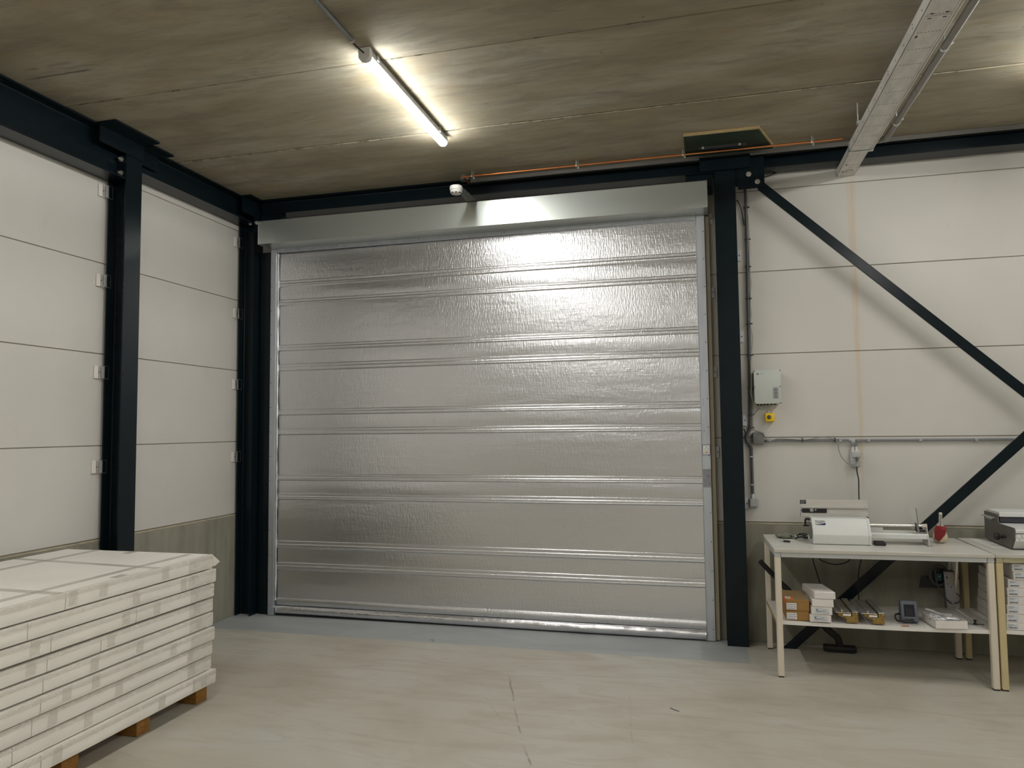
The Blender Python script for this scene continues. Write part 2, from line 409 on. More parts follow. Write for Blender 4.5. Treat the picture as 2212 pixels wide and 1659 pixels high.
    def done(s, name, mat, parent=None, smooth=True, local=False, angle=35):
        stuff_part = name in STUFF_PARTS
        me = bpy.data.meshes.new(name)
        if parent is not None and not local:
            off = Vector((0, 0, 0)); p = parent
            while p is not None: off += Vector(p.location); p = p.parent
            bmesh.ops.translate(s.bm, verts=s.bm.verts[:], vec=-off)
        s.bm.to_mesh(me); s.bm.free()
        me.materials.append(M[mat] if isinstance(mat, str) else mat)
        if smooth:
            for p in me.polygons: p.use_smooth = True
            me.set_sharp_from_angle(angle=R(angle))
        o = bpy.data.objects.new(name, me); COL.objects.link(o)
        if parent is not None: o.parent = parent
        if stuff_part: o['kind'] = 'stuff'
        return o
    def split(s, name, mat, parent=None, smooth=True):
        s.bm.verts.ensure_lookup_table(); seen = set(); out = []
        for v in s.bm.verts[:]:
            if v in seen: continue
            st = [v]; seen.add(v); isl = []
            while st:
                a = st.pop(); isl.append(a)
                for e in a.link_edges:
                    q = e.other_vert(a)
                    if q not in seen: seen.add(q); st.append(q)
            nb = B(); mp = {q: nb.bm.verts.new(q.co) for q in isl}
            for fc in {f for q in isl for f in q.link_faces}: nb.bm.faces.new([mp[q] for q in fc.verts])
            out.append(nb.done(name, mat, parent, smooth))
        return out

def thing(name, label, cat, loc=(0, 0, 0), rz=0.0, group=None):
    o = bpy.data.objects.new(name, None); COL.objects.link(o)
    o.empty_display_size = 0.05
    o.location = loc; o.rotation_euler = (0, 0, rz); tag(o, label, cat, group)
    return o

def tag(o, label, cat, group=None):
    o['label'] = label; o['category'] = cat
    if group: o['group'] = group
    return o

def struct(o, label=None):
    o['kind'] = 'structure'
    if label: o['label'] = label
    return o

def dup(root, loc, label, group=None, rz=None):
    r = root.copy(); COL.objects.link(r); r.location = loc
    if rz is not None: r.rotation_euler = (0, 0, rz)
    r['label'] = label
    if group: r['group'] = group
    for ch in list(root.children):
        c = ch.copy(); COL.objects.link(c); c.parent = r
        for g in list(ch.children):
            d = g.copy(); COL.objects.link(d); d.parent = c
    return r

def text(body, size, mat4, mat, parent, name='lettering', width=None):
    cu = bpy.data.curves.new(name, 'FONT'); cu.body = body; cu.size = size; cu.extrude = 0.0002
    cu.resolution_u = 3
    tmp = bpy.data.objects.new('tmp_text', cu); COL.objects.link(tmp)
    bpy.context.view_layer.update()
    dg = bpy.context.evaluated_depsgraph_get()
    me = bpy.data.meshes.new_from_object(tmp.evaluated_get(dg))
    bpy.data.objects.remove(tmp)
    if width and len(me.vertices):
        xs = [v.co.x for v in me.vertices]; k = width / max(1e-6, max(xs) - min(xs))
        for v in me.vertices: v.co.x *= k
    off = Vector((0, 0, 0)); p = parent
    while p is not None: off += Vector(p.location); p = p.parent
    me.transform(Matrix.Translation(-off) @ mat4)
    me.materials.clear(); me.materials.append(M[mat])
    o = bpy.data.objects.new(name, me); COL.objects.link(o); o.parent = parent
    return o

FRONT = Matrix(((1, 0, 0), (0, 0, -1), (0, 1, 0))).to_4x4()     # text facing -y
def at_front(x, y, z, rz=0.0): return Matrix.Translation((x, y, z)) @ Matrix.Rotation(rz, 4, 'Z') @ FRONT

# ------------------------------------------------------------------ room shell
ZC = 3.475
XR, YF = 11.2, -11.0
o = B().box(-0.12, XR + 0.1, YF - 0.1, 0.14, -0.12, 0.0).done('floor', 'floor', smooth=False); struct(o)

# back wall: backing + panels
ZJ = [0.835, 1.435, 2.035, 2.635, 3.235]
DX0, DX1, DZ = 0.350, 3.790, 3.085
def wall_rows():
    rows = [(0.0, ZJ[0] - 0.004, 'plinth')]
    for a, b in zip(ZJ, ZJ[1:] + [3.60]): rows.append((a + 0.0027, b - 0.0027, 'wall'))
    return rows
bk = B()
bk.box(-0.14, XR, 0.008, 0.14, 0.0, 3.60)
wb = bk.done('wall_back', 'joint', smooth=False); struct(wb)
for z0, z1, kind in wall_rows():
    spans = [(-0.10, DX0), (DX1, 6.30), (6.306, XR)] if z0 < 2.6 else ([(-0.10, 3.80), (3.806, 6.30), (6.306, XR)] if z0 > 3.0 else [(-0.10, DX0), (DX1, 6.30), (6.306, XR)])
    for i, (a, b) in enumerate(spans):
        if kind == 'plinth':
            B().box(a, b, -0.010, 0.020, 0.0, z1 - 0.012, 0.004).done('plinth_panel', 'plinth', wb, smooth=False)
            B().box(a, b, -0.010, 0.020, z1 - 0.0118, z1, 0.002).done('plinth_ledge', 'ledge', wb, smooth=False)
        else:
            mt = 'wall_rust' if (a < 4.87 < b) else 'wall'
            B().box(a, b, 0.0, 0.020, z0, z1, 0.0022).done('wall_panel', mt, wb, smooth=False)
B().box(DX0 + 0.002, DX1 - 0.002, 0.0, 0.020, DZ, ZJ[4] - 0.0035, 0.002).done('wall_panel', 'wall', wb, smooth=False)
B().box(DX0 + 0.002, DX1 - 0.002, 0.001, 0.020, 0.0, DZ - 0.004).done('doorway_infill', 'dark', wb, smooth=False)

bk = B(); bk.box(-0.14, -0.008, YF, -0.001, 0.0, 3.60)
wl = bk.done('wall_left', 'joint', smooth=False); struct(wl)
for z0, z1, kind in wall_rows():
    for a, b in ((-1.500, -0.004), (-3.90, -1.506), (-6.30, -3.906), (YF, -6.306)):
        if kind == 'plinth':
            B().box(-0.020, 0.008, a, b, 0.0, z1 - 0.012, 0.003).done('plinth_panel', 'plinth', wl, smooth=False)
            B().box(-0.020, 0.008, a, b, z1 - 0.0118, z1, 0.002).done('plinth_ledge', 'ledge', wl, smooth=False)
        else:
            B().box(-0.020, 0.0, a, b, z0, z1, 0.0022).done('wall_panel', 'wall', wl, smooth=False)
o = B().box(XR, XR + 0.14, YF, 0.14, 0.0, 3.60).done('wall_right', 'wall', smooth=False); struct(o)
o = B().box(-0.14, XR, YF - 0.14, YF, 0.0, 3.60).done('wall_front', 'wall', smooth=False); struct(o)

# ceiling: hollow-core slabs running along x, 0.97 m wide
o = B().box(-0.14, XR + 0.14, YF - 0.14, 0.14, ZC + 0.022, ZC + 0.2).done('ceiling', 'dark', smooth=False); struct(o)
cl = o
ys = [0.14, -0.11 + 0.0] ; yj = [0.14, -1.080, -2.050, -3.020, -3.990, -4.960, -5.930, -6.90, -7.87, -8.84, -9.81, YF - 0.1]
for i in range(len(yj) - 1):
    y1, y0 = yj[i] - 0.0055, yj[i + 1] + 0.0055
    dz = (0.0, 0.003, -0.001, 0.002, 0.0, 0.001, 0, 0.002, 0, 0, 0)[i]
    poly = [(y0, ZC + 0.03), (y0, ZC + 0.006 + dz), (y0 + 0.004, ZC + dz), (y1 - 0.004, ZC + dz), (y1, ZC + 0.006 + dz), (y1, ZC + 0.03)]
    B().prism(poly, 0, -0.13, XR + 0.1).done('concrete_slab', 'ceil', cl, smooth=False)
# ragged mortar squeezed out of the joints
for k, y in enumerate(yj[1:5]):
    b = B(); x = -0.05; rnd = random.Random(k)
    while x < 8.0:
        L = rnd.uniform(0.02, 0.09); t = rnd.uniform(0.002, 0.009) * (1.0, 0.25, 0.4, 0.4)[k]
        if rnd.random() < (0.6, 0.08, 0.2, 0.2)[k]:
            b.box(x, x + L, y + 0.003, y + 0.0055 + t * 1.5, ZC - t * 0.18, ZC + 0.012)
        x += L
    o = b.done('joint_mortar', 'mortar', cl, smooth=False); o['kind'] = 'stuff'

# ------------------------------------------------------------------ steel frame
def isec(h, b, tf, tw):      # polygon of an I section, web vertical, centred
    H, W, t = h / 2, b / 2, tw / 2
    c = 0.008
    return [(-W, -H), (W, -H), (W, -H + tf), (t + c, -H + tf), (t + c * 0.3, -H + tf + c * 0.3), (t, -H + tf + c), (t, H - tf - c), (t + c * 0.3, H - tf - c * 0.3), (t + c, H - tf), (W, H - tf), (W, H),
            (-W, H), (-W, H - tf), (-t - c, H - tf), (-t - c * 0.3, H - tf - c * 0.3), (-t, H - tf - c), (-t, -H + tf + c), (-t - c * 0.3, -H + tf + c * 0.3), (-t - c, -H + tf), (-W, -H + tf)]

def hexbolt(b, p, axis, sign, r=0.012, h=0.010, shank=0.0):
    p = Vector(p); d = Vector((0, 0, 0)); d[axis] = sign
    b.cyl(p, p + d * 0.003, r * 1.45, 14)
    b.cyl(p + d * 0.003, p + d * (0.003 + h), r, 6)
    if shank: b.cyl(p + d * (0.003 + h), p + d * (0.003 + h + shank), r * 0.55, 10)
    return b

# columns
def column_left(y, label, zt):
    t = thing('steel_column', label, 'column', (0.09, y, 0))
    poly = [(p[1] + 0.09, p[0] + y) for p in isec(0.140, 0.142, 0.0085, 0.006)]
    B().prism(poly, 2, 0.0, zt).done('section', 'steel', t, smooth=False)
    return t
c1 = column_left(-1.500, 'dark painted steel column standing behind the pallet of white cartons', 3.470)
# L shaped head brackets carrying the slabs
B().box(0.160, 0.170, -1.805, -1.425, 3.360, 3.4635).box(0.160, 0.305, -1.825, -1.438, 3.4635, ZC - 0.0005).done('head_bracket', 'steel', c1, smooth=False)
B().box(0.105, 0.115, -1.424, -1.225, 3.360, 3.4635).box(0.105, 0.235, -1.424, -1.215, 3.4635, ZC - 0.0005).done('head_bracket', 'steel', c1, smooth=False)
B().box(0.030, 0.152, -1.5745, -1.5715, 3.195, 3.355).done('end_plate', 'steel', c1, smooth=False)
for z in (3.328, 3.235):
    hexbolt(B(), (0.122, -1.5746, z), 1, -1, 0.013, 0.012, 0.012).done('bolt', 'bolt', c1)
c2 = column_left(-0.066, 'dark painted steel column in the corner left of the roller door', 3.470)
B().box(0.160, 0.170, -0.310, -0.010, 3.338, 3.4635).box(0.160, 0.250, -0.318, -0.010, 3.4635, ZC - 0.0005).done('head_bracket', 'steel', c2, smooth=False)
hexbolt(B(), (0.128, -0.1385, 3.290), 1, -1, 0.013, 0.012, 0.010).done('bolt', 'bolt', c2)
B().box(0.171, 0.215, -0.150, -0.140, 3.20, 3.40).done('end_plate', 'steel', c2, smooth=False)
hexbolt(B(), (0.196, -0.150, 3.285), 1, -1, 0.012, 0.012, 0.010).done('bolt', 'bolt', c2)
B().box(0.172, 0.278, -0.045, -0.012, 0.0, 3.05).done('jamb_strip', 'steel', c2, smooth=False)

c3 = thing('steel_column', 'dark painted steel column standing right of the roller door', 'column', (4.010, -0.09, 0))
poly = [(p[0] + 4.010, p[1] - 0.090) for p in isec(0.140, 0.144, 0.0085, 0.006)]
B().prism(poly, 2, 0.0, 3.470).done('section', 'steel', c3, smooth=False)
B().box(3.838, 4.186, -0.182, -0.171, 3.352, 3.452).done('head_bracket', 'steel', c3, smooth=False)
B().box(4.101, 4.281, -0.1500, -0.1385, 3.208, 3.460).box(4.0825, 4.101, -0.148, -0.140, 3.23, 3.45).done('gusset_plate', 'steel', c3, smooth=False)
for x, z in ((4.175, 3.312), (4.233, 3.252)):
    hexbolt(B(), (x, -0.150, z), 1, -1, 0.0125, 0.010).done('bolt', 'bolt', c3)

# beams
def beam_left(y0, y1, label, h):
    t = thing('steel_beam', label, 'beam', (0.085, (y0 + y1) / 2, 3.12))
    poly = [(p[0] + 0.085, p[1] + 3.473 - h / 2) for p in isec(h, 0.150, 0.0115, 0.008)]
    B().prism(poly, 1, y0, y1).done('section', 'steel', t, smooth=False)
    return t
beam_left(-1.428, -0.1385, 'dark deep steel beam along the left wall between corner and first column', 0.190)
beam_left(-4.60, -1.576, 'dark deep steel beam above the left wall running toward the viewer', 0.282)
t = thing('steel_beam', 'dark steel beam running along the back wall above the roller door', 'beam', (2.1, -0.09, 3.345))
poly = [(p[0] - 0.09, p[1] + 3.4095) for p in isec(0.129, 0.140, 0.0095, 0.0065)]
B().prism(poly, 0, 0.205, 3.930).done('section', 'steel', t, smooth=False)
t = thing('steel_beam', 'dark steel beam running along the back wall above the diagonal brace', 'beam', (7.0, -0.09, 3.345))
poly = [(p[0] - 0.09, p[1] + 3.4095) for p in isec(0.129, 0.140, 0.0095, 0.0065)]
B().prism(poly, 0, 4.092, XR - 0.01).done('section', 'steel', t, smooth=False)

B().box(4.30, XR - 0.02, -0.170, -0.1605, 3.442, 3.473).done('packing_strip', 'pack', t, smooth=False)
B().box(2.10, 4.298, -0.170, -0.1605, 3.442, 3.473).done('packing_strip', 'pack', t, smooth=False)

# diagonal braces (flat bars)
def brace(u0, u1, l0, l1, label, loc):
    t = thing('diagonal_brace', label, 'brace', loc)
    b = B()
    b.prism([u0, u1, l1, l0], 1, -0.1375, -0.1220)
    bmesh.ops.bevel(b.bm, geom=b.bm.edges[:], offset=0.0015, segments=1, affect='EDGES')
    b.done('flat_bar', 'steel', t, smooth=False)
def lin(a, b, x): return (x, a[1] + (b[1] - a[1]) * (x - a[0]) / (b[0] - a[0]))
a, b_ = (4.280, 3.245), (5.729, 1.861)
c, d_ = (4.232, 3.203), (5.634, 1.864)
brace(a, lin(a, b_, 5.92), c, lin(c, d_, 5.90), 'dark diagonal steel brace descending right from the column head', (4.26, -0.08, 3.22))
a, b_ = (4.300, 0.001), (5.814, 1.464)
c, d_ = (4.388, 0.001), (5.809, 1.368)
brace(a, lin(a, b_, 5.90), c, lin(c, d_, 5.93), 'dark diagonal steel brace rising right from the floor behind the table', (4.35, -0.08, 0))

# ------------------------------------------------------------------ roller door
door = thing('door_1', 'closed roller shutter with crinkled silver foil curtain and galvanised housing', 'roller door', (2.07, -0.05, 0)); struct(door)
YP = -0.075
# housing
hb = B()
hb.prism([(-0.262, 3.066), (-0.262, 3.257), (-0.258, 3.261), (-0.022, 3.261), (-0.022, 3.232), (-0.070, 3.232), (-0.070, 3.066)], 0, 0.286, 3.882)
housing = hb.done('housing', 'galv', door, smooth=False)
for x in (0.283, 3.8822):
    B().prism([(-0.2635, 3.0645), (-0.2635, 3.262), (-0.022, 3.262), (-0.022, 3.0645)], 0, x, x + 0.003).done('end_cap', 'galv', housing, smooth=False)
for x, z in ((0.300, 3.238), (0.300, 3.092), (3.866, 3.245), (3.866, 3.090)):
    B().lathe([(0.0045, 0), (0.0045, -0.002), (0.002, -0.004)], (x, -0.262, z), 1, 10).done('rivet', 'bolt', housing)
# angle under the housing
B().box(0.345, 3.800, -0.082, -0.060, 3.034, 3.0655).box(0.345, 3.800, -0.088, -0.0822, 3.040, 3.046).done('top_guide', 'rail', door, smooth=False)
k = 0.55
while k < 3.75:
    B().lathe([(0.0035, 0), (0.0035, -0.002), (0.0015, -0.0035)], (k, -0.0832, 3.052), 1, 8).done('screw', 'screw_dark', door)
    k += 0.36
# rails
def rail(x0, x1, inner, lip):
    b = B()
    b.box(x0, x1, YP, -0.012, 0.004, 3.066, 0.002)
    r = b.done('guide_rail', 'rail', door, smooth=False)
    B().box(min(inner, inner + lip), max(inner, inner + lip), YP + 0.004, YP + 0.008, 0.004, 3.04).done('rail_lip', 'rail', r, smooth=False)
    sx = 0.846 if False else (x0 + 0.012 if lip > 0 else x1 - 0.013)
    z = 0.085
    while z < 3.0:
        B().lathe([(0.0038, 0), (0.0038, -0.0022), (0.0015, -0.0038)], (sx, YP - 0.0001, z), 1, 8).done('screw', 'screw_dark', r)
        z += 0.2042
    return r
rl = rail(0.286, 0.340, 0.341, 0.003)
rr = rail(3.802, 3.862, 3.801, -0.003)
B().box(3.864, 3.893, -0.050, -0.002, 0.005, 3.060, 0.002).done('timber_batten', 'batten', door, smooth=False)
B().box(3.8632, 3.8638, -0.060, -0.004, 0.005, 3.06).done('gap_strip', 'dark', door, smooth=False)

# curtain: foil panels between rod pockets
pockets = []
zz = [(2.797, 2.740), (2.633, 2.580), (2.247, 2.195), (2.084, 2.025), (1.701, 1.652), (1.541, 1.487), (1.160, 1.108), (1.004, 0.948), (0.610, 0.545), (0.432, 0.370)]
YC = -0.050
XL, XRr = 0.352, 3.799
def bowx(x): return 0.014 * math.cos(math.pi * (x - 0.35) / 3.45)
def wav(x, z, amp):
    return amp * (noise.noise(Vector((x * 1.3, 0.3, z * 6.0))) + 0.5 * noise.noise(Vector((x * 3.1, 4.3, z * 15.0))))
def edge_l(z): return XL + 0.006 * noise.noise(Vector((0.0, 9.0, z * 9.0)))
bounds = [3.050] + [v for p in zz for v in p] + [0.140]
for i in range(0, len(bounds), 2):
    z1, z0 = bounds[i], bounds[i + 1]
    h = z1 - z0; nv = max(6, int(h / 0.012))
    def f(u, v, z0=z0, h=h):
        z = z0 + v * h; x0 = edge_l(z); x = x0 + u * (XRr - x0)
        e = min(1.0, min(v, 1 - v) * h / 0.02)
        bow = 0.0022 * math.sin(math.pi * v) + wav(x, z, 0.0013) * e
        return (x, YC - bow + bowx(x), z)
    B().quadgrid(f, 150, nv).done('curtain_panel', 'foil', door, angle=80)
for n, (z1, z0) in enumerate(zz):
    z1 += 0.0015; z0 -= 0.0015; h = z1 - z0
    def f(u, v, z0=z0, h=h, n=n):
        z = z0 + v * h; x0 = edge_l(z) - 0.002; x = x0 + u * (XRr - x0)
        # lower lip, sagging pocket with rod, upper stitch line
        s = math.sin(math.pi * v)
        prof = 0.0075 * (s ** 0.45) * (1.0 + 0.3 * (0.5 - v))
        prof += 0.0028 * math.exp(-((v - 0.17) / 0.05) ** 2) - 0.0030 * math.exp(-((v - 0.62) / 0.07) ** 2) + 0.0024 * math.exp(-((v - 0.90) / 0.05) ** 2)
        return (x, YC - prof - wav(x, z + 3 * n, 0.0016) * s + bowx(x), z)
    B().quadgrid(f, 150, 22).done('rod_pocket', 'foil_smooth', door, angle=80)
# bottom hem: pocket, flat and a bulging weighted hem
def f(u, v):
    z = 0.075 + v * 0.067; x = XL - 0.004 + u * (XRr - XL + 0.004)
    return (x, YC - 0.011 * math.sin(math.pi * v) ** 0.8 - wav(x, z, 0.002) + bowx(x), z)
B().quadgrid(f, 150, 16).done('rod_pocket', 'foil_smooth', door, angle=80)
def f(u, v):
    z = 0.008 + v * 0.069; x = XL - 0.004 + u * (XRr - XL + 0.004)
    cr = 0.010 * noise.noise(Vector((x * 7.0, 1.0, z * 9.0))) * (0.35 + max(0.0, (x - 2.2) / 1.6)) + 0.003 * noise.noise(Vector((x * 30.0, 2.0, z * 12.0)))
    s = math.sin(math.pi * min(1.0, v * 1.02)) ** 0.6 if 0 < v < 0.98 else 0.0
    return (x, YC - 0.006 - (0.022 + cr) * s + bowx(x), z)
B().quadgrid(f, 240, 16).done('weighted_hem', 'foil_hem', door, angle=80)
B().box(XL, XRr, -0.060, -0.035, 0.001, 0.010).done('rubber_sill', 'blackrub', door, smooth=False)
# curtain edge seal, rippled, with a dark slot behind it
def f(u, v):
    z = 0.12 + v * 2.91
    r = 0.0035 * noise.noise(Vector((0, 5.0, z * 10.0))) + 0.002 * math.sin(z * 23)
    return (0.3435 + 0.0075 * u + r * u, -0.058 + 0.012 * u, z)
B().quadgrid(f, 3, 160).done('edge_seal', 'brush', door, angle=80)
B().box(0.3405, 0.353, -0.030, -0.028, 0.01, 3.04).done('slot_backing', 'dark', door, smooth=False)
b = B(); b.box(0.338, 0.372, -0.083, -0.079, 0.070, 0.082).box(0.364, 0.372, -0.083, -0.079, 0.045, 0.072)
b.done('hem_tie', 'white_pl', door, smooth=False)
# mounting brackets at the housing ends
B().box(0.222, 0.416, -0.135, -0.060, 3.262, 3.346).done('mounting_bracket', 'steel', door, smooth=False)
B().box(3.737, 3.892, -0.135, -0.060, 3.262, 3.346).box(3.889, 3.926, -0.130, -0.100, 3.200, 3.346).done('mounting_bracket', 'steel', door, smooth=False)
# warning sticker + rating plate on the right rail
yk = YP - 0.0006
s1 = B().box(3.805, 3.859, yk - 0.0006, yk, 1.314, 1.390).done('warning_sticker', 'stick_p', door, smooth=False)
B().box(3.8085, 3.8555, yk - 0.0012, yk - 0.0007, 1.3175, 1.3865).done('sticker_face', 'paper', s1, smooth=False)
b = B()
for a0, a1 in ((20, 125), (140, 245), (260, 365)):
    pts = [(3.832 + 0.0115 * math.cos(R(a)), yk - 0.0018, 1.3555 + 0.0115 * math.sin(R(a))) for a in range(a0, a1 + 1, 15)]
    b.tube(pts, 0.0012, 5, 1)
b.done('ring_symbol', 'stick_g', s1)
B().box(3.818, 3.847, yk - 0.0018, yk - 0.0012, 1.332, 1.3385).done('sticker_bar', 'stick_y', s1, smooth=False)
b = B()
for i, (a0, a1, z) in enumerate(((3.813, 3.816, 1.379), (3.819, 3.846, 1.378), (3.814, 3.848, 1.3255))):
    b.box(a0, a1, yk - 0.0017, yk - 0.0012, z, z + 0.003)
b.done('fine_print', 'ink_soft', s1, smooth=False)
s2 = B().box(3.804, 3.860, yk - 0.0006, yk, 1.083, 1.214).done('rating_plate', 'plate_ce', door, smooth=False)
text('CE', 0.022, at_front(3.826, yk - 0.0012, 1.154), 'ink', s2, 'lettering')
b = B(); rn = random.Random(3)
for z in (1.208, 1.200, 1.192, 1.185, 1.178, 1.171, 1.140, 1.131, 1.119, 1.112, 1.104, 1.097, 1.090):
    b.box(3.807, 3.807 + rn.uniform(0.012, 0.024), yk - 0.0011, yk - 0.0006, z, z + 0.0024)
    b.box(3.836, 3.836 + rn.uniform(0.008, 0.020), yk - 0.0011, yk - 0.0006, z, z + 0.0024)
b.box(3.805, 3.859, yk - 0.0011, yk - 0.0006, 1.1255, 1.1275)
b.done('fine_print', 'ink_soft', s2, smooth=False)
b = B(); rn = random.Random(9)
for z0, n in ((1.62, 9), (1.52, 4), (1.46, 5)):
    z = z0
    for i in range(n):
        b.box(3.819 + rn.uniform(-.003, .003), 3.823 + rn.uniform(-.003, .003), yk - 0.0003, yk, z, z + rn.uniform(.003, .010)); z += 0.011
b.done('handwriting', 'ink_soft', rr, smooth=False)

# ------------------------------------------------------------------ ceiling lamps
def make_lamp(loc, label):
    x, y, z = loc
    t = thing('batten_light', label, 'light', loc, group='ceiling batten lights')
    B().prism([(x - 0.024, ZC - 0.001), (x + 0.024, ZC - 0.001), (x + 0.0295, ZC - 0.018), (x + 0.0295, ZC - 0.041), (x - 0.0295, ZC - 0.041), (x - 0.0295, ZC - 0.018)], 1, y - 0.590, y + 0.590).done('body', 'grey_pl', t, smooth=False)
    pts = [(x - 0.0265, ZC - 0.0411)] + [(x - 0.0265 * math.cos(R(a)), ZC - 0.052 - 0.019 * math.sin(R(a))) for a in range(0, 181, 30)] + [(x + 0.0265, ZC - 0.0411)]
    B().prism(pts, 1, y - 0.574, y + 0.588).done('diffuser', 'lamp', t)
    pts = [(x - 0.031, ZC - 0.004)] + [(x - 0.031 * math.cos(R(a)), ZC - 0.052 - 0.021 * math.sin(R(a))) for a in range(0, 181, 30)] + [(x + 0.031, ZC - 0.004)]
    B().prism(pts, 1, y - 0.606, y - 0.5745).done('end_cap', 'white_pl', t)
    for dy in (-0.52, 0.42):
        B().box(x - 0.036, x - 0.030, y + dy, y + dy + 0.022, ZC - 0.034, ZC - 0.002).done('spring_clip', 'bolt', t, smooth=False)
        B().box(x + 0.030, x + 0.036, y + dy, y + dy + 0.022, ZC - 0.034, ZC - 0.002).done('spring_clip', 'bolt', t, smooth=False)
    return t
lamp0 = make_lamp((2.180, -1.600, ZC), 'lit white batten light on the ceiling in front of the roller door')
for x, y, lb in ((5.76, -1.60, 'lit batten light above the work tables, right of the cable tray'),
                 (5.76, -4.00, 'lit batten light second along the right row'), (2.18, -4.10, 'lit batten light behind the viewer in the left row'),
                 (2.18, -6.50, 'lit batten light third in the left row'), (5.76, -6.50, 'lit batten light third in the middle row'),
                 (9.30, -1.60, 'lit batten light by the right wall, near the back'), (9.30, -4.00, 'lit batten light by the right wall, mid hall'),
                 (9.30, -6.50, 'lit batten light by the right wall, far from the door'), (2.18, -8.90, 'lit batten light last in the left row'),
                 (5.76, -8.90, 'lit batten light last in the middle row')):
    dup(lamp0, (x, y, ZC), lb)
t = thing('lamp_conduit', 'thin grey conduit on the ceiling feeding the lit batten light', 'conduit', (2.165, -2.9, ZC))
B().cyl((2.160, -3.49, ZC - 0.014), (2.160, -2.292, ZC - 0.014), 0.0095, 12).done('tube', 'conduit', t)
B().tube([(2.160, -2.292, ZC - 0.014), (2.160, -2.275, ZC - 0.020), (2.172, -2.245, ZC - 0.030), (2.178, -2.22, ZC - 0.033), (2.179, -2.207, ZC - 0.034)], 0.004, 8).done('flex_cable', 'blackrub', t)
for y in (-2.30, -2.82, -3.36):
    B().box(2.148, 2.172, y - 0.008, y + 0.008, ZC - 0.026, ZC - 0.001, 0.002).box(2.1725, 2.180, y - 0.006, y + 0.006, ZC - 0.016, ZC - 0.001).done('clamp', 'bolt', t, smooth=False)

# ------------------------------------------------------------------ cable tray and pipe on the ceiling at the right
t = thing('cable_tray', 'long perforated grey metal cable tray hung below the ceiling', 'cable tray', (4.84, -2.5, 3.28))
X0, X1, ZT = 4.775, 4.906, 3.280
tb = B()
tb.box(X0, X1, -4.6, -0.497, ZT, ZT + 0.002)
tb.box(X0, X0 + 0.0018, -4.6, -0.497, ZT, ZT + 0.060).box(X1 - 0.0018, X1, -4.6, -0.497, ZT, ZT + 0.060)
tb.box(X0 + 0.010, X0 + 0.013, -4.6, -0.497, ZT - 0.0025, ZT).box(X1 - 0.013, X1 - 0.010, -4.6, -0.497, ZT - 0.0025, ZT)
tb.box(X1, X1 + 0.008, -4.6, -0.497, ZT - 0.001, ZT + 0.003)
tb.done('tray_run', 'tray', t, smooth=False)
e0, e1 = X0 + 0.004, X1 - 0.010
B().box(e0, e1, -0.4965, -0.004, ZT + 0.004, ZT + 0.006).box(e0, e0 + 0.0018, -0.4965, -0.004, ZT + 0.004, ZT + 0.052).box(e1 - 0.0018, e1, -0.4965, -0.004, ZT + 0.004, ZT + 0.052).box(e0, e1, -0.012, -0.004, ZT + 0.006, ZT + 0.052).done('tray_end_piece', 'tray', t, smooth=False)
cb = B(); cb.box(X0 - 0.006, X1 + 0.010, -0.512, -0.490, ZT - 0.006, ZT - 0.003).box(X0 - 0.006, X0 - 0.003, -0.512, -0.490, ZT - 0.003, ZT + 0.062).box(X1 + 0.008, X1 + 0.011, -0.512, -0.490, ZT - 0.003, ZT + 0.062)
cb.done('coupler', 'galv', t, smooth=False)
b = B(); y = -0.60
while y > -4.4:
    for i in range(7):
        x = X0 + 0.021 + i * 0.0148
        b.box(x - 0.0035, x + 0.0035, y - 0.0016, y + 0.0016, ZT - 0.0005, ZT + 0.0001)
    y -= 0.1525
for x, y in ((X0 + 0.030, -0.10), (X0 + 0.030, -0.235), (X0 + 0.022, -1.94)):
    zb = ZT + 0.0034 if y > -0.49 else ZT - 0.0006
    b.box(x - 0.010, x + 0.006, y - 0.0025, y + 0.0025, zb, zb + 0.0007).box(x - 0.0035, x + 0.0035, y - 0.011, y + 0.011, zb, zb + 0.0007)
for i in range(6):
    x = X0 + 0.028 + i * 0.0148; b.box(x - 0.003, x + 0.003, -0.237, -0.234, ZT + 0.0034, ZT + 0.004)
for k in range(14):
    yy = -0.62 - k * 0.15
    b.box(X0 - 0.0006, X0 + 0.0002, yy - 0.006, yy + 0.006, ZT + 0.024, ZT + 0.029)
    if k % 3 == 0: b.box(X0 - 0.0006, X0 + 0.0002, yy - 0.006, yy + 0.006, ZT + 0.042, ZT + 0.047)
for x in (X0 + 0.035, X0 + 0.095):
    b.box(x - 0.008, x + 0.008, -2.095, -2.088, ZT - 0.0007, ZT + 0.0001).box(x - 0.008, x + 0.008, -2.135, -2.128, ZT - 0.0007, ZT + 0.0001)
b.box(X0 + 0.014, X1 - 0.014, -2.1125, -2.1110, ZT - 0.0006, ZT + 0.0001)
o = b.done('perforations', 'ink', t, smooth=False); o['kind'] = 'stuff'
B().lathe([(0.026, 0), (0.026, 0.0008)], (X0 + 0.070, -0.100, ZT + 0.0030), 2, 24).done('oval_cutout', 'grey_dk', t)
B().lathe([(0.021, 0), (0.021, 0.0008)], (X0 + 0.070, -0.100, ZT + 0.0024), 2, 24).done('cutout_plate', 'tray', t)
for y in (-0.80, -2.20, -3.60):
    b = B(); b.box(X0 - 0.012, X1 + 0.012, y - 0.012, y + 0.012, ZT + 0.063, ZT + 0.080)
    b.cyl((X0 - 0.004, y, ZT + 0.070), (X0 - 0.004, y, ZC - 0.0005), 0.004, 8).cyl((X1 + 0.004, y, ZT + 0.070), (X1 + 0.004, y, ZC - 0.0005), 0.004, 8)
    b.done('hanger', 'galv', t, smooth=False)
t = thing('plastic_pipe', 'grey plastic pipe clipped to the ceiling beside the cable tray', 'pipe', (4.985, -2.5, 3.33))
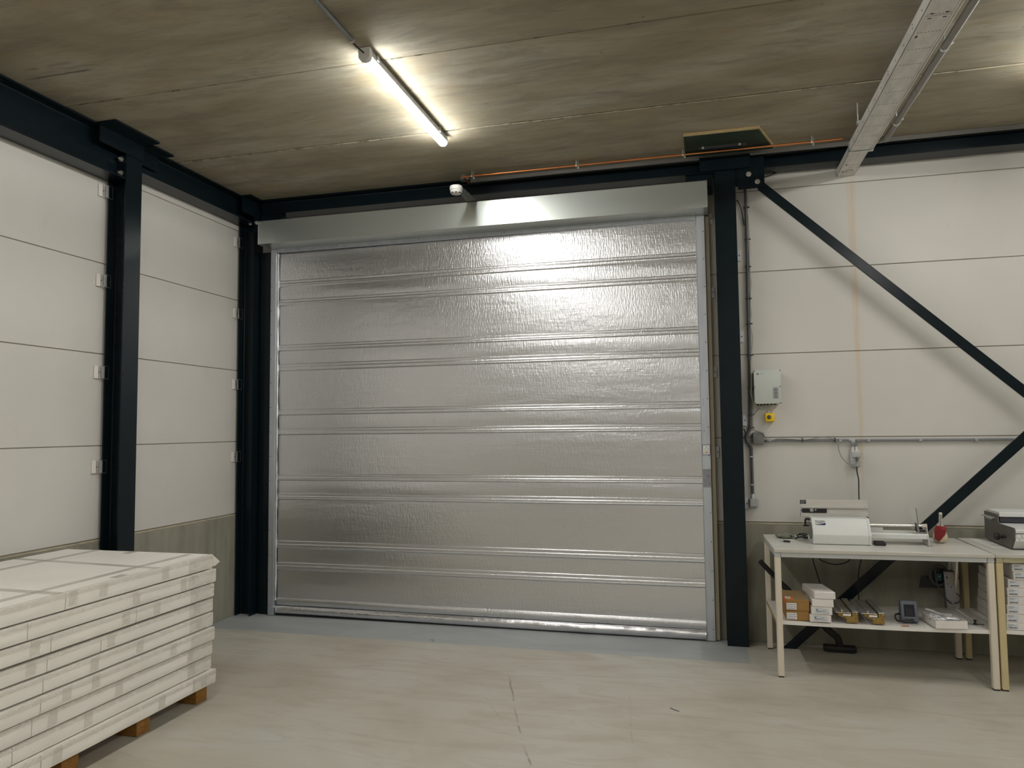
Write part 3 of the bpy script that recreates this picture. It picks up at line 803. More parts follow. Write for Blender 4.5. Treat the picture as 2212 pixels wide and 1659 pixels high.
B().tube([(4.985, -4.6, 3.330), (4.985, -3.0, 3.330), (4.985, -1.4, 3.330), (4.985, -0.60, 3.330), (4.980, -0.53, 3.333), (4.955, -0.485, 3.342), (4.925, -0.475, 3.352)], 0.0185, 14, 5).done('tube', 'pvc', t)
B().cyl((4.985, -1.26, 3.330), (4.985, -1.19, 3.330), 0.0205, 14).done('socket_joint', 'pvc', t)
for y in (-0.80, -1.70, -2.75):
    b = B()
    b.lathe([(0.0187, -0.009), (0.0215, -0.009), (0.0215, 0.009), (0.0187, 0.009)], (4.985, y, 3.330), 1, 18)
    b.cyl((5.008, y, 3.338), (5.022, y, 3.348), 0.005, 8)
    b.cyl((4.985, y, 3.350), (4.985, y, ZC - 0.0005), 0.004, 8)
    b.done('pipe_clamp', 'galv', t)

# ------------------------------------------------------------------ copper pipe, green board, smoke detector
t = thing('copper_pipe', 'thin copper pipe hung under the ceiling along the back beam', 'pipe', (3.4, -0.33, 3.435))
B().tube([(2.104, -0.215, 3.425), (2.094, -0.26, 3.431), (2.100, -0.315, 3.435), (2.135, -0.330, 3.435), (2.6, -0.330, 3.435), (3.6, -0.330, 3.436), (4.6, -0.330, 3.435), (4.77, -0.330, 3.435)], 0.0070, 12, 5).done('tube', 'copper', t)
for x in (2.165, 2.965, 3.725, 4.575):
    b = B(); b.lathe([(0.0072, -0.006), (0.0115, -0.006), (0.0115, 0.006), (0.0072, 0.006)], (x, -0.330, 3.435), 0, 14)
    b.cyl((x, -0.330, 3.446), (x, -0.330, ZC - 0.0005), 0.0036, 8).cyl((x, -0.330, 3.444), (x, -0.330, 3.456), 0.0065, 6)
    b.box(x + 0.006, x + 0.018, -0.324, -0.312, 3.412, 3.428).cyl((x + 0.012, -0.318, 3.428), (x + 0.012, -0.318, ZC - 0.0005), 0.0028, 6)
    b.done('pipe_clamp', 'galv', t, smooth=False)
B().cyl((2.075, -0.235, 3.440), (2.075, -0.235, ZC - 0.0005), 0.034, 16).done('ceiling_socket', 'grey_dk', t)

t = thing('chipboard_panel', 'dark green faced chipboard patch fixed to the ceiling above the copper pipe', 'board', (4.0, -0.45, 3.455))
b = B(); b.prism([(3.736, -0.610), (4.215, -0.606), (4.338, -0.235), (3.742, -0.235)], 2, 3.4505, 3.4535); b.done('green_face', 'green', t, smooth=False)
b = B(); b.prism([(3.7345, -0.616), (4.220, -0.612), (4.346, -0.235), (3.740, -0.235)], 2, 3.4536, ZC - 0.001); b.done('chipboard_core', 'chip', t, smooth=False)
b = B(); b.box(3.835, 4.150, -0.405, -0.380, 3.432, 3.450); b.done('fixing_bar', 'blackrub', t, smooth=False)
for x in (3.862, 4.105): hexbolt(B(), (x, -0.4055, 3.441), 1, -1, 0.006, 0.005).done('bolt', 'bolt', t)

t = thing('smoke_detector', 'white round smoke detector on a dark arm above the shutter housing', 'smoke detector', (2.140, -0.632, 3.23))
B().lathe([(0.030, 3.2595), (0.044, 3.2590), (0.046, 3.255), (0.046, 3.232), (0.043, 3.229), (0.041, 3.214), (0.034, 3.205), (0.022, 3.200), (0.002, 3.199)], (2.140, -0.632, 0), 2, 28).done('body', 'white_pl', t)
b = B()
for k in range(8):
    a = 2 * math.pi * k / 8 + 0.3
    rot = Matrix.Rotation(a, 3, 'Z'); c0 = Vector((2.140, -0.632, 3.2085)) + rot @ Vector((0, -0.0365, 0))
    b.box(c0.x - 0.0085, c0.x + 0.0085, c0.y - 0.003, c0.y + 0.003, c0.z - 0.004, c0.z + 0.0035, rot=rot)
b.done('vent_slot', 'ink', t, smooth=False)
B().lathe([(0.012, 3.1992), (0.010, 3.1970)], (2.140, -0.632, 0), 2, 16).done('lens', 'grey_pl', t)
b = B(); b.prism([(2.103, -0.245), (2.186, -0.245), (2.174, -0.664), (2.118, -0.664)], 2, 3.2612, 3.2635)
b.done('support_arm', 'arm', t, smooth=False)

# ------------------------------------------------------------------ panel clips
def make_clip_left(loc, label):
    x, y, z = loc
    t = thing('panel_clip', label, 'wall clip', loc, group='panel clips on the left wall')
    B().box(0.001, 0.013, y - 0.045, y - 0.002, z - 0.042, z + 0.042, 0.002).done('clip_block', 'wbox', t, smooth=False)
    B().box(0.0135, 0.0155, y - 0.016, y - 0.012, z - 0.040, z + 0.040).done('clip_strip', 'grey_dk', t, smooth=False)
    b = B(); b.box(0.024, 0.027, y - 0.003, y + 0.052, z - 0.041, z + 0.041, 0.0008).done('clip_plate', 'clipclear', t, smooth=False)
    b = B(); b.prism([(y - 0.004, z + 0.043), (y + 0.0535, z + 0.043), (y + 0.0535, z - 0.043), (y - 0.004, z - 0.043), (y - 0.004, z - 0.0395), (y + 0.0500, z - 0.0395), (y + 0.0500, z + 0.0405), (y - 0.004, z + 0.0405)], 0, 0.0230, 0.0285).done('clip_frame', 'alu', t, smooth=False)
    B().lathe([(0.005, 0.0131), (0.004, 0.017)], (0, y - 0.012, z), 0, 10).done('screw', 'screw_dark', t)
    return t
place = ['topmost', 'second from the top', 'third from the top', 'lowest']
p0 = None
for yy, zs_, where in ((-1.592, (3.116, 2.518, 1.913, 1.300), 'beside the left column'), (-0.145, (3.130, 2.518, 1.916, 1.310), 'beside the corner column')):
    for zc, nm in zip(zs_, place):
        lb = 'small clear panel clip on the white wall %s, %s' % (where, nm)
        if p0 is None: p0 = make_clip_left((0.0, yy, zc), lb)
        else: dup(p0, (0.0, yy, zc), lb)
def make_clip_right(loc, label):
    x, y, z = loc
    t = thing('panel_clip', label, 'wall clip', loc, group='panel clips near the right column')
    B().box(x - 0.014, x + 0.014, -0.016, -0.001, z - 0.040, z + 0.040, 0.002).done('clip_block', 'lab_grey', t, smooth=False)
    B().lathe([(0.0048, 0.0), (0.0045, -0.004)], (x + 0.004, -0.0162, z), 1, 10).done('screw', 'screw_dark', t)
    return t
p1 = None
for x, z, lb in ((3.908, 3.050, 'grey panel clip between door and column, just under the housing'), (3.908, 2.500, 'grey panel clip between door and column, second from the top'),
                 (3.908, 1.915, 'grey panel clip between door and column, third from the top'), (3.908, 1.334, 'grey panel clip between door and column, lowest of four'),
                 (4.098, 2.760, 'pale panel clip right of the column, highest beside the conduit'), (4.098, 2.165, 'shiny panel clip right of the column, above the control box'),
                 (4.103, 1.560, 'pale panel clip right of the column, level with the yellow switch'), (4.100, 0.967, 'pale panel clip right of the column, next to the grey wall switch')):
    if p1 is None: p1 = make_clip_right((x, 0.0, z), lb)
    else: dup(p1, (x, 0.0, z), lb)

# ------------------------------------------------------------------ wall electrics
t = thing('control_box', 'pale grey door control box with three push keys on the white wall', 'control box', (4.26, -0.05, 1.67))
cx0, cx1, cz0, cz1, yf = 4.170, 4.350, 1.673, 1.912, -0.100
B().box(cx0 + 0.004, cx1 - 0.004, -0.080, -0.001, cz0 + 0.004, cz1 - 0.004, 0.004, 2).done('housing', 'ctrl', t)
lid = B().box(cx0, cx1, yf, -0.0805, cz0, cz1, 0.004, 2).done('lid', 'ctrl', t)
for x in (cx0 + 0.005, cx1 - 0.005):
    for z in (cz0 + 0.006, (cz0 + cz1) / 2, cz1 - 0.006):
        B().cyl((x, yf - 0.002, z), (x, yf + 0.001, z), 0.0038, 10).done('screw', 'ink', lid)
kp = B().box(4.296, 4.331, yf - 0.002, yf - 0.0002, 1.709, 1.787, 0.0008).done('key_panel', 'ctrl_key', t, smooth=False)
for i, z in enumerate((1.772, 1.748, 1.724)):
    B().box(4.3055, 4.3235, yf - 0.0035, yf - 0.002, z - 0.0085, z + 0.0085, 0.001).done('key', 'ctrl_key2', kp, smooth=False)
    b = B(); y_ = yf - 0.0042; xc = 4.3145
    if i == 0: pts = [(xc - .006, z - .0045), (xc + .006, z - .0045), (xc, z + .006)]
    elif i == 2: pts = [(xc - .006, z + .0045), (xc + .006, z + .0045), (xc, z - .006)]
    else: pts = [(xc + .0055 * math.cos(R(a)), z + .0055 * math.sin(R(a))) for a in range(0, 360, 30)]
    b.tube([(p[0], y_, p[1]) for p in pts + [pts[0]]], 0.0008, 4, 1)
    b.done('symbol', 'ink', kp, smooth=False)
b = B(); b.box(4.190, 4.203, yf - 0.0007, yf - 0.0001, 1.879, 1.890)
b.done('logo_mark', 'ink', t, smooth=False)
b = B(); b.box(4.194, 4.199, yf - 0.0012, yf - 0.0007, 1.8825, 1.8865).done('logo_inner', 'ctrl', t, smooth=False)
b = B()
for i in range(8): b.box(4.206 + i * .0045, 4.2093 + i * .0045, yf - 0.0005, yf - 0.0001, 1.883, 1.8865)
b.done('faint_lettering', 'ctrl_key', t, smooth=False)
b = B()
for x in (4.195, 4.218, 4.240, 4.262, 4.288, 4.312): b.cyl((x, -0.045, cz0 - 0.008), (x, -0.045, cz0 + 0.004), 0.008, 10)
b.split('gland', 'black', t)
t = thing('loop_cable', 'beige cable looping under the pale grey control box', 'cable', (4.2, -0.04, 1.63))
B().tube([(4.240, -0.045, 1.668), (4.228, -0.045, 1.655), (4.205, -0.045, 1.650), (4.182, -0.045, 1.665), (4.160, -0.045, 1.705), (4.152, -0.045, 1.760), (4.156, -0.045, 1.80), (4.158, -0.040, 1.90), (4.158, -0.036, 1.99)], 0.0055, 8, 5).done('sheath', 'cable_beige', t)

t = thing('emergency_switch', 'yellow switch box with black knob below the pale control box', 'switch', (4.272, -0.03, 1.55))
B().box(4.242, 4.305, -0.052, -0.001, 1.547, 1.610, 0.007, 3).done('box', 'yellow', t)
B().lathe([(0.0135, -0.0521), (0.0135, -0.060), (0.011, -0.066), (0.004, -0.067)], (4.268, 0, 1.580), 1, 20).done('knob', 'black', t)
B().box(4.2585, 4.2775, -0.0705, -0.0672, 1.5775, 1.5825, 0.001, rot=Matrix.Rotation(R(-25), 3, 'Y')).done('knob_bar', 'ink_soft', t, smooth=False)
B().cyl((4.270, -0.026, 1.610), (4.270, -0.026, 1.626), 0.010, 12, 0.007).done('gland', 'white_pl', t)
B().tube([(4.270, -0.026, 1.624), (4.271, -0.030, 1.645), (4.270, -0.040, 1.672)], 0.0042, 8).done('flex_cable', 'cable_beige', t)

t = thing('junction_box', 'dark grey junction box where the wall conduits meet', 'junction box', (4.19, -0.03, 1.39))
B().box(4.155, 4.231, -0.050, -0.001, 1.387, 1.473, 0.006, 2).done('box', 'grey_dk', t)
b = B()
for z in (1.405, 1.428, 1.452): b.cyl((4.138, -0.026, z), (4.157, -0.026, z), 0.0085, 10)
b.cyl((4.229, -0.024, 1.412), (4.246, -0.024, 1.412), 0.0085, 10)
b.split('gland', 'conduit_dk', t)
b = B()
for dx, dz in ((0, 0), (.015, 0), (-.015, 0), (0, .018), (0, -.018)): b.cyl((4.193 + dx, -0.0508, 1.431 + dz), (4.193 + dx, -0.0495, 1.431 + dz), 0.0016, 6)
b.done('marking', 'ink', t, smooth=False)

t = thing('wall_switch', 'small grey wall switch at the foot of the vertical conduit', 'switch', (4.148, -0.02, 0.944))
B().box(4.119, 4.178, -0.046, -0.001, 0.944, 1.004, 0.004, 2).done('box', 'grey_pl', t)
B().box(4.1235, 4.1735, -0.0495, -0.0462, 0.949, 0.998, 0.0015).done('rocker', 'grey_pl', t, smooth=False)
b = B(); b.cyl((4.144, -0.020, 1.003), (4.144, -0.020, 1.018), 0.011, 12).cyl((4.144, -0.020, 1.018), (4.144, -0.020, 1.036), 0.0095, 12); b.done('gland', 'white_pl', t)

t = thing('wall_socket', 'grey double wall socket with a plug in its lower half', 'socket', (4.825, -0.03, 1.23))
B().box(4.796, 4.852, -0.046, -0.001, 1.229, 1.340, 0.004, 2).done('box', 'lab_grey', t)
B().box(4.798, 4.856, -0.062, -0.0465, 1.292, 1.335, 0.004, 2, rot=Matrix.Rotation(R(-12), 3, 'X')).done('hinged_lid', 'grey_pl', t)
B().box(4.800, 4.855, -0.052, -0.0465, 1.233, 1.275, 0.002).done('front_plate', 'grey_pl', t, smooth=False)
b = B()
for x in (4.812, 4.836): b.cyl((x, -0.022, 1.340), (x, -0.022, 1.352), 0.0105, 12).cyl((x, -0.022, 1.352), (x, -0.022, 1.368), 0.009, 12)
b.split('gland', 'white_pl', t)
B().cyl((4.832, -0.053, 1.272), (4.836, -0.070, 1.296), 0.009, 10, 0.012).done('plug', 'grey_dk', t)
t = thing('power_cable', 'black power cable hanging from the wall socket down to the table', 'cable', (4.83, -0.05, 1.1))
B().tube([(4.828, -0.050, 1.229), (4.829, -0.052, 1.19), (4.836, -0.055, 1.14), (4.833, -0.060, 1.06), (4.830, -0.075, 1.00), (4.828, -0.100, 0.90), (4.828, -0.130, 0.772)], 0.0042, 8, 6).done('sheath', 'blackrub', t)

# conduits
t = thing('wall_conduit', 'dark vertical conduit with tied cables right of the column', 'conduit', (4.15, -0.02, 2.3))
B().tube([(4.158, -0.018, 3.34), (4.158, -0.018, 2.90), (4.152, -0.018, 2.40), (4.146, -0.018, 1.80), (4.141, -0.018, 1.55), (4.138, -0.018, 1.505), (4.122, -0.018, 1.468), (4.112, -0.018, 1.448), (4.113, -0.018, 1.418), (4.126, -0.018, 1.390), (4.141, -0.018, 1.365), (4.144, -0.018, 1.335), (4.144, -0.018, 1.20), (4.144, -0.018, 1.034)], 0.0100, 12, 6).done('tube', 'conduit_dk', t)
B().tube([(4.172, -0.016, 3.05), (4.176, -0.02, 2.80), (4.168, -0.016, 2.67), (4.178, -0.02, 2.55), (4.166, -0.016, 2.44), (4.174, -0.02, 2.33), (4.165, -0.016, 2.257), (4.176, -0.022, 2.15), (4.163, -0.016, 2.03)], 0.0038, 8, 6).done('flex_cable', 'cable_beige', t)
B().tube([(4.166, -0.022, 2.95), (4.171, -0.022, 2.6), (4.162, -0.022, 2.2), (4.158, -0.022, 1.8), (4.156, -0.022, 1.60), (4.157, -0.022, 1.505)], 0.0042, 8, 6).done('flex_cable', 'cable_grey', t)
B().tube([(4.092, -0.020, 3.17), (4.105, -0.018, 3.16), (4.125, -0.016, 3.10), (4.142, -0.016, 2.98)], 0.0035, 8, 6).done('flex_cable', 'blackrub', t)
B().tube([(4.095, -0.030, 1.500), (4.104, -0.022, 1.474), (4.118, -0.018, 1.452), (4.128, -0.02, 1.450)], 0.0042, 8, 6).done('flex_cable', 'blackrub', t)
B().tube([(4.204, -0.040, 1.645), (4.192, -0.030, 1.63), (4.168, -0.020, 1.602)], 0.0030, 8, 4).done('flex_cable', 'cable_grey', t)
for i, (x, z) in enumerate(((4.158, 3.111), (4.160, 2.874), (4.157, 2.673), (4.155, 2.440), (4.154, 2.257), (4.153, 2.029), (4.150, 1.785), (4.146, 1.599), (4.146, 1.508))):
    B().box(x - 0.019, x + 0.024, -0.0335, -0.003, z - 0.0022, z + 0.0022).done('cable_tie', 'ink', t, smooth=False)
for z in (1.30, 1.10):
    B().box(4.132, 4.156, -0.030, -0.002, z - 0.005, z + 0.005).done('saddle_clip', 'grey_pl', t, smooth=False)
t = thing('wall_conduit', 'grey conduit from the dark junction box to the wall socket', 'conduit', (4.5, -0.018, 1.412))
B().tube([(4.246, -0.022, 1.412), (4.50, -0.020, 1.413), (4.755, -0.020, 1.4135), (4.788, -0.020, 1.410), (4.806, -0.021, 1.395), (4.812, -0.022, 1.366)], 0.0088, 12, 6).done('tube', 'conduit', t)
for x in (4.27, 4.735):
    B().box(x - 0.010, x + 0.010, -0.032, -0.002, 1.402, 1.424, 0.002).done('saddle_clip', 'grey_pl', t, smooth=False)
t = thing('wall_conduit', 'long grey conduit running right along the wall from the socket', 'conduit', (6.5, -0.018, 1.412))
B().tube([(4.836, -0.022, 1.366), (4.842, -0.021, 1.393), (4.860, -0.020, 1.409), (4.895, -0.018, 1.412), (5.6, -0.018, 1.412), (6.5, -0.018, 1.412), (9.0, -0.018, 1.412)], 0.0085, 12, 6).done('tube', 'conduit', t)
for x in (4.915, 5.238, 5.575, 5.95, 6.4):
    B().box(x - 0.009, x + 0.009, -0.030, -0.002, 1.402, 1.422, 0.002).box(x - 0.004, x + 0.004, -0.02, -0.002, 1.396, 1.402).done('saddle_clip', 'grey_pl', t, smooth=False)
t = thing('loose_cable', 'thin grey cable tied along the conduit, drooping to the wall socket', 'cable', (4.55, -0.03, 1.41))
B().tube([(4.160, -0.030, 1.502), (4.172, -0.036, 1.483), (4.195, -0.056, 1.478), (4.222, -0.056, 1.466), (4.240, -0.048, 1.432), (4.262, -0.036, 1.412), (4.290, -0.034, 1.414), (4.315, -0.034, 1.424), (4.385, -0.034, 1.424), (4.480, -0.034, 1.4175), (4.540, -0.034, 1.423), (4.600, -0.034, 1.434), (4.650, -0.034, 1.432), (4.690, -0.034, 1.420), (4.714, -0.036, 1.400), (4.720, -0.042, 1.345), (4.735, -0.052, 1.295), (4.765, -0.065, 1.258), (4.800, -0.076, 1.243), (4.828, -0.078, 1.260), (4.838, -0.074, 1.290)], 0.0034, 8, 6).done('sheath', 'cable_grey', t)
for x in (4.487, 4.700): B().box(x - 0.003, x + 0.003, -0.0385, -0.006, 1.401, 1.430).done('cable_tie', 'ink', t, smooth=False)
t = thing('beam_cable', 'short black cable emerging behind the gusset plate under the beam', 'cable', (4.35, -0.02, 3.36))
B().tube([(4.272, -0.030, 3.318), (4.330, -0.028, 3.330), (4.385, -0.026, 3.350), (4.42, -0.026, 3.372)], 0.0045, 8, 6).done('sheath', 'blackrub', t)

# ------------------------------------------------------------------ pallet with nine flat cartons
pl = thing('wooden_pallet', 'orange brown wooden pallet under the white cartons', 'pallet', (0.57, -2.6, 0))
for y in (-1.885, -2.330, -2.775, -3.24):
    for x0, x1 in ((0.895, 1.036), (0.50, 0.64), (0.11, 0.25)):
        B().box(x0, x1, y - 0.046, y + 0.046, 0.0, 0.080, 0.003).done('block', 'pallet', pl, smooth=False)
    B().box(0.10, 1.040, y - 0.046, y + 0.046, 0.0805, 0.0975).done('deck_board', 'pallet', pl, smooth=False)
zb = 0.0985; H = 0.0805
TH = 0.0745
layers = [ # x offset, y offset, seams (y), tape strips (y)
    (0.006, 0.016, (-2.98, -2.02), (-2.90, -2.27, -1.94)),
    (-0.012, -0.004, (-3.10,), (-2.72, -2.02, -3.36)),
    (-0.004, -0.006, (-3.02, -3.4), (-2.92, -2.55, -2.05)),
    (0.006, 0.000, (-2.99,), (-2.86, -2.70, -2.19)),
    (-0.004, -0.003, (-2.97,), (-2.42, -2.70, -1.98)),
    (-0.008, -0.001, (-2.95, -2.66), (-2.60, -3.03, -1.99)),
    (0.000, -0.003, (-2.45, -2.94, -2.00), (-2.52, -2.31, -3.02)),
    (0.005, 0.006, (-3.06,), (-2.46, -2.12, -2.06)),
    (-0.002, -0.016, (-2.87, -3.35), (-2.66, -2.25, -2.83)),
]
names = ['bottom', 'second from the bottom', 'third from the bottom', 'fourth from the bottom', 'middle', 'sixth from the bottom', 'third from the top', 'second from the top', 'topmost']
extra = ['resting on the pallet', 'of the stack of nine', 'of the stack of nine', 'of the stack of nine', 'one of the stack of nine', 'of the stack of nine', 'with torn gaps at its seams', 'under the torn flap', 'with tape lines across its lid and a torn corner flap']
for i, (dx, dy, seams, tapes) in enumerate(layers):
    z0 = zb + i * H; z1 = z0 + TH
    xa, xb, ya, yb = 0.070 + dx, 1.084 + dx, -3.56 + dy, -1.853 + dy
    t = thing('flat_carton', '%s white flat carton %s' % (names[i], extra[i]), 'carton', (0.57 + dx, -2.7 + dy, z0), group='flat white cartons on the pallet')
    gap = (0.0030, 0.0045, 0.0030, 0.0060, 0.0055, 0.0085, 0.0040, 0.0040, 0.003)[i]
    ztop = z0 + H - gap - (0.003 if i < 8 else 0)
    B().box(xa, xb - 0.004, ya, yb, z0, ztop, 0.003, 1).done('body', 'carton', t, smooth=False)
    cuts = sorted([s for s in seams if ya < s < yb])
    pts_ = [ya] + cuts + [yb]
    for a_, b2 in zip(pts_, pts_[1:]):
        aa = a_ + (0.0022 if a_ != ya else 0.0); bb = b2 - (0.0022 if b2 != yb else 0.0)
        def f(u, v, aa=aa, bb=bb, i=i):
            y = aa + u * (bb - aa); z = z0 + 0.001 + v * (ztop - z0 - 0.001)
            bulge = 0.0020 * noise.noise(Vector((i * 3.1, y * 5.0, z * 30.0)))
            edge = 0.003 * (abs(2 * v - 1) ** 6)
            return (xb + bulge - edge, y, z)
        b = B(); n_ = max(3, int((bb - aa) / 0.03)); b.quadgrid(f, n_, 6)
        r = bmesh.ops.extrude_face_region(b.bm, geom=b.bm.faces[:])
        vv = [g for g in r['geom'] if isinstance(g, bmesh.types.BMVert)]
        bmesh.ops.translate(b.bm, verts=vv, vec=(-0.0035, 0, 0))
        bmesh.ops.recalc_face_normals(b.bm, faces=b.bm.faces[:])
        b.done('front_flap', 'carton', t)
    for s in cuts:
        B().box(xb - 0.0065, xb - 0.0035, s - 0.004, s + 0.004, z0 + 0.003, ztop - 0.003).done('seam_gap', 'carton_in', t, smooth=False)
    # long strip of clear tape folded over the top edge
    h_t = (0.022, 0.020, 0.018, 0.024, 0.021, 0.019, 0.023, 0.021, 0.024)[i]
    def f(u, v, h_t=h_t, i=i):
        y = ya + 0.004 + u * (yb - ya - 0.006)
        wr = 0.0012 * noise.noise(Vector((i * 2.0, y * 22.0, v * 3.0))) + 0.0008 * noise.noise(Vector((i * 5.0, y * 70.0, v * 6.0)))
        hh = h_t * (1 + 0.25 * noise.noise(Vector((i * 9.0, y * 2.5, 0.0))))
        if v < 0.7:
            k = v / 0.7
            return (xb + 0.0022 + abs(wr) * (1 - k * 0.3), y, ztop - hh + k * (hh - 0.0005))
        k = (v - 0.7) / 0.3
        return (xb + 0.0022 - k * 0.018, y, ztop + 0.0008 + (0.0 if i == 8 else 0.0))
    B().quadgrid(f, 150, 8).done('edge_tape', 'tape', t, angle=60)
    for yt in tapes:
        def f(u, v, yt=yt, i=i):
            y = yt - 0.024 + u * 0.048 + 0.004 * (v - 0.5)
            wr = 0.0010 * noise.noise(Vector((yt * 7.0 + i, y * 40.0, v * 9.0)))
            zlo = z0 + 0.010 + 0.012 * abs(noise.noise(Vector((yt * 31.0, i * 1.7, 0))))
            return (xb + 0.0030 + abs(wr), y, zlo + v * (ztop - 0.001 - zlo))
        B().quadgrid(f, 8, 8).done('tape_strip', 'tape', t, angle=60)
    # crumpled wrap near the far end corner
    def f(u, v, i=i):
        y = yb - 0.20 + u * 0.199; z = z0 + 0.006 + v * (ztop - z0 - 0.007)
        wr = 0.0016 * noise.noise(Vector((i * 4.0, y * 9.0 + z * 30.0, z * 60.0))) + 0.0012 * noise.noise(Vector((i * 4.0, y * 30.0, z * 130.0)))
        return (xb + 0.0036 + abs(wr) * 1.2 - 0.002 * u ** 4, y, z)
    B().quadgrid(f, 26, 10).done('end_wrap', 'tape', t, angle=60)
    if i == 8:
        zt = ztop
        def top_tape(x0, y0, x1, y1, w=0.02, z=zt + 0.0004):
            d = Vector((x1 - x0, y1 - y0, 0)).normalized(); n = Vector((-d.y, d.x, 0)) * w
            p = [Vector((x0, y0, z)) + n, Vector((x0, y0, z)) - n, Vector((x1, y1, z)) - n, Vector((x1, y1, z)) + n]
            b = B(); vs_ = [b.bm.verts.new(q) for q in p]; b.bm.faces.new(vs_[::-1] if False else vs_)
            bmesh.ops.recalc_face_normals(b.bm, faces=b.bm.faces[:])
            bmesh.ops.solidify(b.bm, geom=b.bm.faces[:], thickness=0.0005)
            b.done('lid_tape', 'tape', t, smooth=False)
        top_tape(0.950, -3.50, 0.950, -1.90, 0.022)
        top_tape(0.290, -3.50, 0.290, -1.86, 0.022, zt + 0.0005)
        top_tape(0.075, -2.215, 1.080, -2.300, 0.021, zt + 0.0010)
        top_tape(0.075, -2.870, 1.080, -2.900, 0.021, zt + 0.0010)
        top_tape(0.560, -1.950, 0.555, -1.868, 0.026, zt + 0.0010)
        top_tape(1.040, -2.560, 1.040, -2.480, 0.020, zt + 0.0010)
        b = B(); b.prism([(xb - 0.006, ztop - 0.001), (xb + 0.046, ztop - 0.040), (xb + 0.012, z0 + 0.010), (xb - 0.006, z0 + 0.012)], 1, yb + 0.0015, yb + 0.0035)
        b.done('torn_flap', 'carton', t, smooth=False)

# ------------------------------------------------------------------ tables
def make_table(loc, rz, L, D, H, mats, label, shelf_z, legw):
    top, edge, railm, leg, = mats
    t = thing('work_table', label, 'table', loc, rz)
    B().box(0.0, L, -0.004, D, H - 0.018, H, 0.0015).done('tabletop', top, t, smooth=False, local=True)
    B().box(0.0, L, -0.0062, -0.0042, H - 0.018, H - 0.0008).done('edge_band', edge, t, smooth=False, local=True)
    zr = H - 0.050
    for x in (0.002, L - legw - 0.002):
        for y in (0.0, 0.583):
            B().box(x, x + legw, y, y + legw, 0.006, zr + 0.003, 0.005).done('leg', leg, t, smooth=False, local=True)
            B().box(x + 0.001, x + legw - 0.001, y + 0.001, y + legw - 0.001, zr + 0.0035, H - 0.0185).done('corner_joint', railm, t, smooth=False, local=True)
            B().box(x + 0.003, x + legw - 0.003, y + 0.003, y + legw - 0.003, 0.0, 0.0058).done('foot', 'blackrub', t, smooth=False, local=True)
    a, b2 = legw + 0.003, L - legw - 0.003
    for y in (0.002, 0.586):
        B().box(a, b2, y, y + 0.028, zr + 0.003, H - 0.0185, 0.001).done('rail', railm, t, smooth=False, local=True)
    for x in (0.004, L - 0.032):
        B().box(x, x + 0.028, legw + 0.001, 0.582, zr + 0.003, H - 0.0185, 0.001).done('rail', railm, t, smooth=False, local=True)
    sh = B(); n = 24
    def zs_(x): return shelf_z - 0.006 * math.sin(math.pi * x / L)
    def f(u, v): x = 0.003 + u * (L - 0.006); return (x, 0.019 + v * 0.535, zs_(x) + 0.006)
    sh.quadgrid(f, n, 1)
    r = bmesh.ops.extrude_face_region(sh.bm, geom=sh.bm.faces[:])
    bmesh.ops.translate(sh.bm, verts=[g for g in r['geom'] if isinstance(g, bmesh.types.BMVert)], vec=(0, 0, -0.021))
    bmesh.ops.recalc_face_normals(sh.bm, faces=sh.bm.faces[:])
    s = sh.done('shelf', 'shelf', t, local=True)
    B().box(0.0012, 0.0029, 0.040, 0.550, shelf_z - 0.0145, shelf_z + 0.0055).done('raw_edge', 'chip' if leg == 'tleg' else 'shelf', s, smooth=False, local=True)
    return t
T1 = make_table((4.2115, -0.760, 0.0), 0.022, 1.199, 0.650, 0.7655, ('ttop', 'tedge', 'trail', 'tleg'), 'grey white work table with cream legs and a loaded lower shelf', 0.3275, 0.036)
T2 = make_table((5.4145, -0.733, 0.0), 0.0, 1.60, 0.650, 0.7680, ('ttop', 'tedge', 'trail2', 'tleg2'), 'white work table with yellowish beige legs at the right edge', 0.332, 0.036)
B().box(0.705, 0.745, 0.0305, 0.052, 0.3312, 0.3318).done('crayon_mark', 'orange_mark', T1, smooth=False, local=True)

ZT1 = 0.7662
SH = 0.3345
# --- paper trimmer leaning at the back of table 1
t = thing('paper_trimmer', 'aluminium rotary paper trimmer standing upright behind the white rewinder', 'paper trimmer', (4.64, -0.22, ZT1))
tilt = Matrix.Identity(3)
B().box(4.432, 4.851, -0.222, -0.214, 0.966, 1.021).done('top_plate', 'alu_lit', t, smooth=False)
B().box(4.434, 4.852, -0.218, -0.214, 0.930, 0.9655).done('cutting_rail', 'alu_lit', t, smooth=False)
B().box(4.434, 4.852, -0.224, -0.214, 0.9605, 0.9655).done('rail_edge', 'alu', t, smooth=False)
B().box(4.436, 4.854, -0.224, -0.214, 0.908, 0.9295).done('ruler_plate', 'alu_lit', t, smooth=False)
B().box(4.446, 4.600, -0.227, -0.2185, 0.932, 0.9590, 0.002).done('cutter_carriage', 'black', t, smooth=False)
B().lathe([(0.012, -0.2272), (0.012, -0.231), (0.010, -0.232)], (4.505, 0, 0.949), 1, 18).done('carriage_knob', 'grey_pl', t)
B().lathe([(0.0045, -0.2272), (0.0045, -0.2295)], (4.530, 0, 0.951), 1, 12).done('carriage_screw', 'white_pl', t)
B().box(4.438, 4.445, -0.223, -0.2185, 0.940, 0.951).done('blue_stop', 'ink_blue', t, smooth=False)
B().box(4.433, 4.472, -0.2232, -0.2222, 0.990, 1.017).done('black_label', 'ink', t, smooth=False)
b = B(); rn = random.Random(5)
for i in range(4): b.box(4.437, 4.437 + rn.uniform(0.012, 0.028), -0.2237, -0.2233, 0.994 + i * 0.0055, 0.9965 + i * 0.0055)
b.done('label_print', 'ink_soft', t, smooth=False)
b = B()
